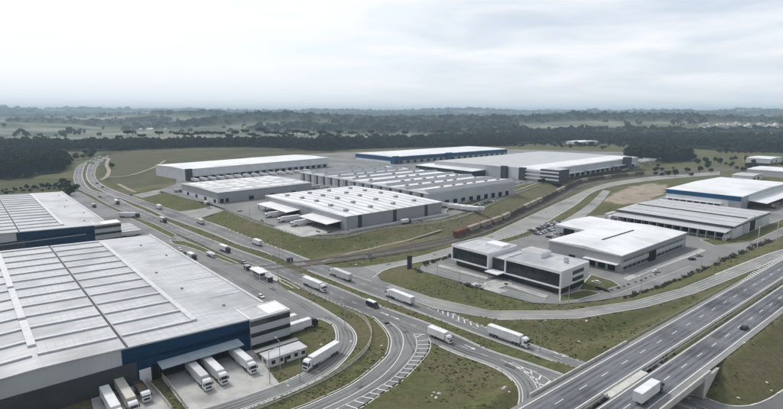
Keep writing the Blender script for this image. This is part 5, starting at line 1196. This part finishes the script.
guardrail('steel guard rail along the near edge of the far carriageway, beside the median grass', HL(2, 500, -1.3)); guardrail('steel guard rail in the middle of the median beside the near carriageway', HL(-1, 500, -2.3))
guardrail('steel guard rail on the outer left edge of the motorway before the ramp joins', HL(15, 110, 11.9)); 
guardrail('steel guard rail from the bottom edge up to the median slab', HL(-60, -23, -1.9))
# barrier with white chevrons at the ramp edge
# ---- vegetation
def leaf_cloud(n_, rx, ry, rz, cz, s, seed, lump=6, flat_=0.0):
    r_ = np.random.default_rng(seed); lc = r_.normal(size=(lump, 3)); lc /= np.linalg.norm(lc, axis=1)[:, None]; lc *= 0.55
    v = []; f = []
    k = r_.integers(0, lump, n_); d = r_.normal(size=(n_, 3)); d /= np.linalg.norm(d, axis=1)[:, None]; rad = r_.uniform(0.30, 0.55, n_)[:, None]
    p = lc[k]+d*rad; p = p*np.array([rx, ry, rz])+np.array([0, 0, cz])
    u = r_.normal(size=(n_, 3)); u /= np.linalg.norm(u, axis=1)[:, None]; w_ = np.cross(u, r_.normal(size=(n_, 3))); w_ /= np.linalg.norm(w_, axis=1)[:, None]
    sc_ = s*r_.uniform(0.6, 1.4, n_)[:, None]
    V = np.stack([p-u*sc_-w_*sc_*.6, p+u*sc_-w_*sc_*.6, p+u*sc_*.8+w_*sc_*.7, p-u*sc_*.8+w_*sc_*.6], 1)
    return V.reshape(-1, 3)
def quads_mesh(name, V, m):
    me = bpy.data.meshes.new(name); n_ = len(V)//4; me.vertices.add(len(V)); me.vertices.foreach_set('co', V.astype(np.float32).ravel())
    me.loops.add(n_*4); me.loops.foreach_set('vertex_index', np.arange(n_*4)); me.polygons.add(n_); me.polygons.foreach_set('loop_start', np.arange(0, n_*4, 4)); me.polygons.foreach_set('loop_total', np.full(n_, 4)); me.update(); me.materials.append(m); return me
def make_tree(nm, h_, wd, seed, m='leaf', trunk=0.35):
    t = empty(nm, None, None); q = MB(); r_ = random.Random(seed); q.cyl((0, 0, -0.5), (0, 0, h_*0.62), trunk, trunk*0.4, 7)
    for k in range(6): a_ = r_.uniform(0, 6.28); zb = h_*r_.uniform(.3, .55); q.cyl((0, 0, zb), (math.cos(a_)*wd*.35, math.sin(a_)*wd*.35, zb+h_*.22), trunk*.35, trunk*.12, 5)
    q.build('trunk', M['bark'], t); V = leaf_cloud(900, wd*.62, wd*.62, h_*.42, h_*.60, h_*.038, seed, 9); o = bpy.data.objects.new('crown', quads_mesh('crown', V, M[m])); COL.objects.link(o); o.parent = t; return t
def make_araucaria(h_, seed):
    t = empty('araucaria_tree', None, None); r_ = random.Random(seed); q = MB(); q.cyl((0, 0, -0.5), (0, 0, h_*.96), .6, .35, 7)
    Vs = []
    for k in range(11):
        a_ = k/11*6.28+r_.uniform(-.2, .2); L_ = h_*.20*r_.uniform(.8, 1.15); zt = h_*(.93+.05*r_.random()); q.cyl((0, 0, h_*.80), (math.cos(a_)*L_, math.sin(a_)*L_, zt), .14, .06, 5)
        Vs.append(leaf_cloud(110, h_*.12, h_*.12, h_*.08, 0, h_*.024, seed*20+k, 3)+np.array([math.cos(a_)*L_, math.sin(a_)*L_, zt])); Vs.append(leaf_cloud(70, h_*.09, h_*.09, h_*.08, 0, h_*.022, seed*31+k, 3)+np.array([math.cos(a_)*L_*.6, math.sin(a_)*L_*.6, zt-h_*.02]))
    q.build('trunk', M['bark'], t); o = bpy.data.objects.new('crown', quads_mesh('crown', np.vstack(Vs), M['leaf_far'])); COL.objects.link(o); o.parent = t; return t
def put(o, x_, y_, s, lb, cat, gp):
    o.location = (x_, y_, hpt(x_, y_)-0.1); o.scale = (s, s, s*random.uniform(.9, 1.1)); o.rotation_euler = (0, 0, random.uniform(0, 6.28)); tag(o, lb, cat, gp)
ar = [make_araucaria(34, 1), make_araucaria(38, 2), make_araucaria(31, 3)]; first = [True]*3
for k, (px, py) in enumerate(sorted([(129,145),(160,144),(178,143.5),(186,144),(192,143),(206,144),(213,143),(222,143.5),(236,143),(246,142.5),(252,143.5),(262,142),(268,143),(276,143.5),(283,142.5),(297,143),(312,142.5),(322,143),(339,142),(352,142.5),(120,146),(143,146),(371,142),(405,141.5),(440,141),(257,144),(291,144.5),(305,144),(199,145),(230,145),(330,144)])):
    i = k % 3; o = ar[i] if first[i] else copy_tree(ar[i]); first[i] = False; x_, y_ = G(px, py+2.6); put(o, x_, y_, random.uniform(.85, 1.15), 'umbrella crowned pine above the dark woods, '+nth(k)+' from the left', 'tree', 'umbrella pines on the skyline')
tp = [make_tree('broadleaf_tree', 12, 10, 11), make_tree('broadleaf_tree', 14, 12, 12), make_tree('broadleaf_tree', 10, 11, 13), make_tree('broadleaf_tree', 15, 10, 14)]; first = [True]*4
def trees(pts, lb, gp, smin=.8, smax=1.15):
    pts = list(pts); row = len(pts) > 4 and all(pts[q][0] < pts[q+1][0] for q in range(len(pts)-1))
    for kk_, (px, py) in enumerate(pts):
        i = random.randrange(4); o = tp[i] if first[i] else copy_tree(tp[i]); first[i] = False; x_, y_ = G(px, py); put(o, x_, y_, random.uniform(smin, smax), lb+(', '+nth(kk_)+' from the left' if row else ''), 'tree', gp)
trees([(112,168.5)], 'single dark tree inside the bend of the avenue', 'trees by the bend', .7, .8)
trees([(64,184),(68,186),(76,191),(61,189.5),(70,195)], 'dark tree between the far depot roof and the bend', 'trees beside the far depot', .5, .85)
trees([(84,160),(90,159),(86,157.5),(93,157),(77,161)], 'dark tree on the left of the avenue where it vanishes', 'trees at the end of the avenue')
trees([(112,154),(116,154.5),(120,155),(125,154),(130,154.5),(118,152.5),(135,153)], 'dark tree on the right of the avenue where it vanishes', 'trees at the end of the avenue', .9, 1.3)
trees([(px, 177+random.uniform(-3,2.5)+(-0.10*(px) if px > 30 else 0)) for px in np.linspace(-6, 62, 30)], 'tall dark tree at the front edge of the left wood', 'trees at the edge of the left wood', .9, 1.5)
trees([(px, 163.5-(abs(px-655)/12)+random.uniform(-1,.6)) for px in np.linspace(628, 693, 26)], 'dark tree in the clump right of the enormous depot', 'trees in the clump by the far lot', .8, 1.3)
trees([(px, 154.5+random.uniform(-2,.5)) for px in np.linspace(720, 800, 14)], 'tree by the far right edge beneath the town', 'trees below the town', .7, 1.1)
trees([(px, 151.6+random.uniform(-1.3,1.0)+(0 if px < 250 else (px-250)*.022)) for px in np.linspace(138, 330, 46)], 'tree of the wood edge behind the long white warehouse', 'trees at the wood edge behind the white warehouse', .8, 1.7)
trees([(px, 149.8-(px-335)*.014+random.uniform(-1.3,.4)) for px in np.linspace(335, 505, 36)], 'tree of the wood edge behind the blue warehouse', 'trees at the wood edge behind the blue warehouse', .8, 1.5)
trees([(px, 151.5+random.uniform(-1.5,.8)) for px in np.linspace(-8, 74, 18)], 'tree of the wood edge left of the avenue', 'trees at the wood edge left of the avenue', .8, 1.5)
trees([(541,186.5),(543,187.8),(539,187.3)], 'dark bush on the bank between the dark office and the train', 'bushes by the dark office', .35, .45)
trees([(748,166),(753,165),(715,162),(708,165),(736,170),(744,171),(662,176.5),(668,176),(675,176.5),(700,172)], 'scattered tree among the roads on the far right', 'scattered trees on the right', .5, .8)
trees(sorted([(690+random.uniform(0,100), random.uniform(160,174)) for _ in range(22)]), 'tree among the roads and sheds on the far right', 'scattered trees on the right', .5, .9)
trees(sorted([(640+random.uniform(0,75), random.uniform(166,177)) for _ in range(12)]), 'low tree beside the road bend beyond the bare ground', 'trees beyond the bare ground', .35, .6)
trees([(px, 147.5+random.uniform(-2.5,1.2)) for px in np.linspace(505, 645, 40)], 'ragged tree at the foot of the woods beyond the enormous depot', 'trees at the foot of the woods', .6, 1.2)
trees([(570,150),(590,148),(602,152),(560,147),(619,148),(535,146),(545,144.5)], 'scattered tree on the field behind the enormous depot', 'scattered trees on the field', .6, 1.0)
# shrubs
sh = []
def make_shrub(seed, h_=1.6):
    t = empty('shrub', None, None); q = MB(); q.cyl((0, 0, -0.1), (0, 0, h_*.5), .06, .03, 5); q.build('stem', M['bark'], t); V = leaf_cloud(160, h_*.75, h_*.75, h_*.5, h_*.5, .16, seed, 6); o = bpy.data.objects.new('foliage', quads_mesh('foliage', V, M['leaf_shrub'])); COL.objects.link(o); o.parent = t; return t
shp = [make_shrub(1), make_shrub(2, 1.9), make_shrub(3, 1.4)]; first = [True]*3
def shrubs(line, z_, step, lb, gp, jit=.8, smin=.7, smax=1.2):
    ks = -1
    for p in resample(W(line, z_), step):
        if random.random() < .12: continue
        ks += 1
        i = random.randrange(3); o = shp[i] if first[i] else copy_tree(shp[i]); first[i] = False; x_ = p[0]+random.uniform(-jit, jit); y_ = p[1]+random.uniform(-jit, jit); put(o, x_, y_, random.uniform(smin, smax), nth(ks)+' shrub from the left in '+lb, 'shrub', gp)
shrubs([(627,301),(645,294.5),(665,287),(683,280.5),(700,273),(718,265)], 3, 1.9, 'the long hedge between the car park and the ramp', 'shrubs along the ramp', 1.3, .6, 1.25)
shrubs([(424,265.5),(432,262.5),(448,257.5),(456,254)], 3, 2.0, 'the row behind the totem sign', 'shrubs behind the totem', .8, .8, 1.5)
shrubs([(612,291),(640,281),(655,275)], 3, 5, 'the thin row along the path of the windowed warehouse', 'shrubs by the path', .5, .4, .7)
shrubs([(724,262),(745,252),(770,243)], 3, 4, 'the loose row right of the hedge end', 'shrubs at the right verge', 1.5, .8, 1.7)
# pale boulders on the lawns
def make_rock():
    bm = bmesh.new(); bmesh.ops.create_icosphere(bm, subdivisions=2, radius=.6)
    for v in bm.verts: v.co *= 0.75+0.5*mnoise.noise(v.co*1.7); v.co.z *= .6
    me = bpy.data.meshes.new('boulder'); bm.to_mesh(me); bm.free(); me.materials.append(M['fence']); o = bpy.data.objects.new('boulder', me); COL.objects.link(o); return o
rk = make_rock(); first_r = True
for px, py, lb, gp in [(432,396,0,0),(436,398,0,0),(439,394,0,0),(434,393,0,0),(505,391,1,1),(509,396,1,1),(503,393,1,1),(586,329.5,2,2),(579,342,2,2),(381.5,346,3,3),(321,345,4,4),(351,341.5,4,4),(250,381,5,5),(288,386,5,5),(262,375,5,5),(771,393,6,6),(766,388,6,6),(742,362,6,6),(738,402,6,6),(300,249.5,7,7),(356,264.5,8,8),(362,262.5,8,8),(373,266,8,8)]:
    L_ = ['pale rubble stone on the lawn inside the loop road, left heap','pale rubble stone on the lawn near the inner kerb of the loop','pale stone on the meadow between the ramp and the avenue','pale stone on the verge of the curved exit','pale stone on the verge beside the service road curve','pale stone on the lawn by the gate house','pale stone on the embankment at the bottom right','pale stone on the slope below the depot yard','pale stone on the ground where the tracks reach the avenue'][lb]
    o = rk if first_r else rk.copy()
    if not first_r: COL.objects.link(o)
    first_r = False; x_, y_ = G(px, py); s = random.uniform(.6, 1.3)
    o.location = (x_, y_, hpt(x_, y_)+.1); o.scale = (s*1.3, s, s*.8); o.rotation_euler = (0, 0, random.uniform(0, 6)); tag(o, L_, 'stone', 'loose stones, set '+['one','two','three','four','five','six','seven','eight','nine'][gp])
# town in the distance
def make_house(wm, rm):
    t = empty('house', None, None); bx('wall', M[wm], t, -6, -4.5, -1, 6, 4.5, 5); r_ = MB(); r_.prism([(-5, 5), (0, 7.2), (5, 5)], 'x', -6.5, 6.5); r_.build('roof', M[rm], t)
    for k in range(3): bx('window', M['glass'], t, -4.5+k*3.5, -4.56, 1.2, -3+k*3.5, -4.45, 2.8)
    return t
hp = [make_house('white', 'tile'), make_house('wall_light', 'roof_grey'), make_house('white', 'roof_new')]; first = [True]*3
for k in range(110):
    px = 700+k*.85; py = random.uniform(127.5, 135.5)
    i = random.choice((0, 0, 1, 2, 2)); o = hp[i] if first[i] else copy_tree(hp[i]); first[i] = False; x_, y_ = G(px, py, 10); o.location = (x_, y_, hpt(x_, y_)+7); o.rotation_euler = (0, 0, random.uniform(0, 3)); s = random.uniform(.9, 1.8); o.scale = (s, s, s); tag(o, 'small '+['red roofed', 'grey roofed', 'white roofed'][i]+' house of the far town, '+nth(k) +' from the left' if k < 99 else 'small far house at the right end of the town above the woods', 'house', 'houses of the far town')
for k in range(16):
    px, py = random.choice([(random.uniform(30, 42), 151.5), (random.uniform(590, 640), random.uniform(119, 122)), (random.uniform(140, 175), random.uniform(127, 129)), (random.uniform(555, 590), 137)])
    o = copy_tree(hp[2]); x_, y_ = G(px, py, 5); o.location = (x_, y_, hpt(x_, y_)); o.rotation_euler = (0, 0, random.uniform(0, 3)); s = 0.9 if y_ < 1500 else 1.6; o.scale = (s, s, s); tag(o, 'white farm building lying scattered in the far countryside', 'house', 'far farm buildings')

# ---- woods: thousands of crowns that read as one mass
def crowns(poly, spacing, seed, zz=0):
    P = np.array([G(px, py, zz) for px, py in poly]); r_ = np.random.default_rng(seed); x0, y0 = P.min(0); x1, y1 = P.max(0)
    gx = np.arange(x0, x1, spacing); gy = np.arange(y0, y1, spacing); X, Y = np.meshgrid(gx, gy); X = X.ravel()+r_.uniform(-.6, .6, X.size)*spacing; Y = Y.ravel()+r_.uniform(-.6, .6, Y.size)*spacing
    m = inside(X, Y, P); return X[m], Y[m]
def forest(name, label, X, Y, h0, nq, seed, m='leaf_far', gaps=0):
    r_ = np.random.default_rng(seed)
    if gaps: g_ = fbm(X, Y, 75, 51, 3) > gaps; X = X[g_]; Y = Y[g_]
    Z = height(X.copy(), Y.copy()); n_ = len(X)
    hh = h0*(0.25+1.05*fbm(X, Y, 60, 5)+0.65*r_.random(n_)**3)*np.clip(Y/5200, 1, 2); rr = np.where(Y > 2000, hh*.5, np.minimum(hh*.42, 8))*r_.uniform(.8, 1.25, n_)
    d = r_.normal(size=(n_, nq, 3)); d[..., 2] = np.abs(d[..., 2])*1.1-.25; d /= np.linalg.norm(d, axis=2)[..., None]; d *= r_.uniform(.75, 1.08, (n_, nq, 1))
    c_ = np.stack([X, Y, Z+hh*.58], 1)[:, None, :]; p = c_+d*np.stack([rr, rr, hh*.42], 1)[:, None, :]
    u = r_.normal(size=p.shape); u -= d*(u*d).sum(2, keepdims=True)*.75; u /= np.linalg.norm(u, axis=2)[..., None]; w_ = np.cross(u, d+r_.normal(size=p.shape)*.35); w_ /= np.linalg.norm(w_, axis=2)[..., None]
    s = (rr[:, None, None]*r_.uniform(.28, .55, (n_, nq, 1)))*(24/nq)**.35
    V = np.stack([p-u*s-w_*s*.7, p+u*s-w_*s*.6, p+u*s*.8+w_*s*.8, p-u*s*.9+w_*s*.6], 2).reshape(-1, 3)
    o = bpy.data.objects.new(name, quads_mesh(name, V, M[m])); COL.objects.link(o); return tag(o, label, 'woodland', kind='stuff')
X, Y = crowns(FOREST[0], 8.0, 1); forest('left_wood', 'dense dark wood left of the avenue bend', X, Y, 13, 40, 2, 'leaf', gaps=0.40)
X, Y = crowns(FOREST[1], 12.5, 3); 
forest('wide_wood', 'broad dark belt of woods stretching across the whole view behind the depots', X, Y, 15, 26, 4, gaps=0.36)
X, Y = crowns(FOREST[2], 9, 5); forest('tree_clump', 'dark clump of trees right of the enormous depot', X, Y, 14, 30, 6, 'leaf')
X, Y = crowns([(0,191),(62,183.5),(70,187),(78,192.5),(70,199),(55,192),(0,196)], 5.0, 7); k_ = np.random.default_rng(3).random(len(X)) < .35; forest('scrub', 'low scrub on the rough ground behind the far depot', X[k_], Y[k_], 4, 16, 8, 'leaf')
# weeds and tufts roughening the open grass near the camera
r_ = np.random.default_rng(12); n_ = 55000; Y = 125+330*r_.random(n_)**1.2; X = (r_.random(n_)*2-1)*(Y*.80+20); g_ = fbm(X, Y, 11, 81, 3)+.12*r_.random(n_) > .56; X = X[g_]; Y = Y[g_]
ok = np.ones(len(X), bool)
for poly in PAVE:
    i = np.nonzero(bbox(X, Y, poly, 0))[0]
    if len(i): ok[i[inside(X[i], Y[i], poly)]] = False
X = X[ok]; Y = Y[ok]; Z = height(X.copy(), Y.copy()); n_ = len(X)
s_ = r_.uniform(.18, .55, (n_, 1)); a_ = r_.uniform(0, 3.14, n_); u = np.stack([np.cos(a_), np.sin(a_), np.zeros(n_)], 1); w_ = np.stack([-np.sin(a_)*.7, np.cos(a_)*.7, np.full(n_, .45)], 1); p = np.stack([X, Y, Z+.10], 1)
V = np.stack([p-u*s_-w_*s_*.5, p+u*s_-w_*s_*.5, p+u*s_*.7+w_*s_, p-u*s_*.8+w_*s_*.8], 1).reshape(-1, 3)
tm = mat('weed_tuft', (0.062, 0.074, 0.030), (0.15, 0.148, 0.075), 0.8, 1, detail=3, spec=.1, ramp=(.38, .62))
o = bpy.data.objects.new('grass_tufts', quads_mesh('grass_tufts', V, tm)); COL.objects.link(o); tag(o, 'tufts of weeds on the open grass', 'grass', kind='stuff')
# outer woods on the hills
XX_, YY_ = np.meshgrid(np.arange(-4200, 4200, 26.0), np.arange(2000, 5600, 26.0)); X = XX_.ravel()+rng.uniform(-13, 13, XX_.size); Y = YY_.ravel()+rng.uniform(-13, 13, YY_.size)
k_ = (far_forest(X, Y) > .5) & (np.abs(X) < Y*.85+50); X = X[k_]; Y = Y[k_]; r_ = np.random.default_rng(31); n_ = 1500; Y2 = 1650+3600*r_.random(n_); X2 = (r_.random(n_)*2-1)*(Y2*.85); g_ = fbm(X2*.35, Y2*2.4, 240, 91, 3) > .60; xb, yb = G(380, 133)
X2 = X2[g_]; Y2 = Y2[g_]; XX_, YY_ = np.meshgrid(np.arange(-8200, 8200, 48.0), np.arange(5600, 9800, 44.0)); X3 = XX_.ravel()+rng.uniform(-22, 22, XX_.size); Y3 = YY_.ravel()+rng.uniform(-22, 22, YY_.size)
k_ = (far_forest(X3, Y3) > .5) & (np.abs(X3) < Y3*.85+50)
X = np.r_[X, X2, X3[k_]]; Y = np.r_[Y, Y2, Y3[k_]]
forest('hill_woods', 'dark patches of woods on the hazy hills', X, Y, 24, 9, 9)

# ================================================================== HAZE
hz = MB(); hz.box(-33000, -1500, -60, 33000, 27500, 260); ho_ = hz.build('haze', None); tag(ho_, kind='stuff')
hm = bpy.data.materials.new('haze'); hm.use_nodes = True; n = hm.node_tree.nodes; l = hm.node_tree.links; n.clear(); o_ = n.new('ShaderNodeOutputMaterial'); pv = n.new('ShaderNodeVolumePrincipled')
pv.inputs['Color'].default_value = (0.66, 0.84, 1.0, 1); pv.inputs['Density'].default_value = 1.0e-4; pv.inputs['Anisotropy'].default_value = 0.0
l.new(pv.outputs[0], o_.inputs['Volume']); ho_.data.materials.append(hm)
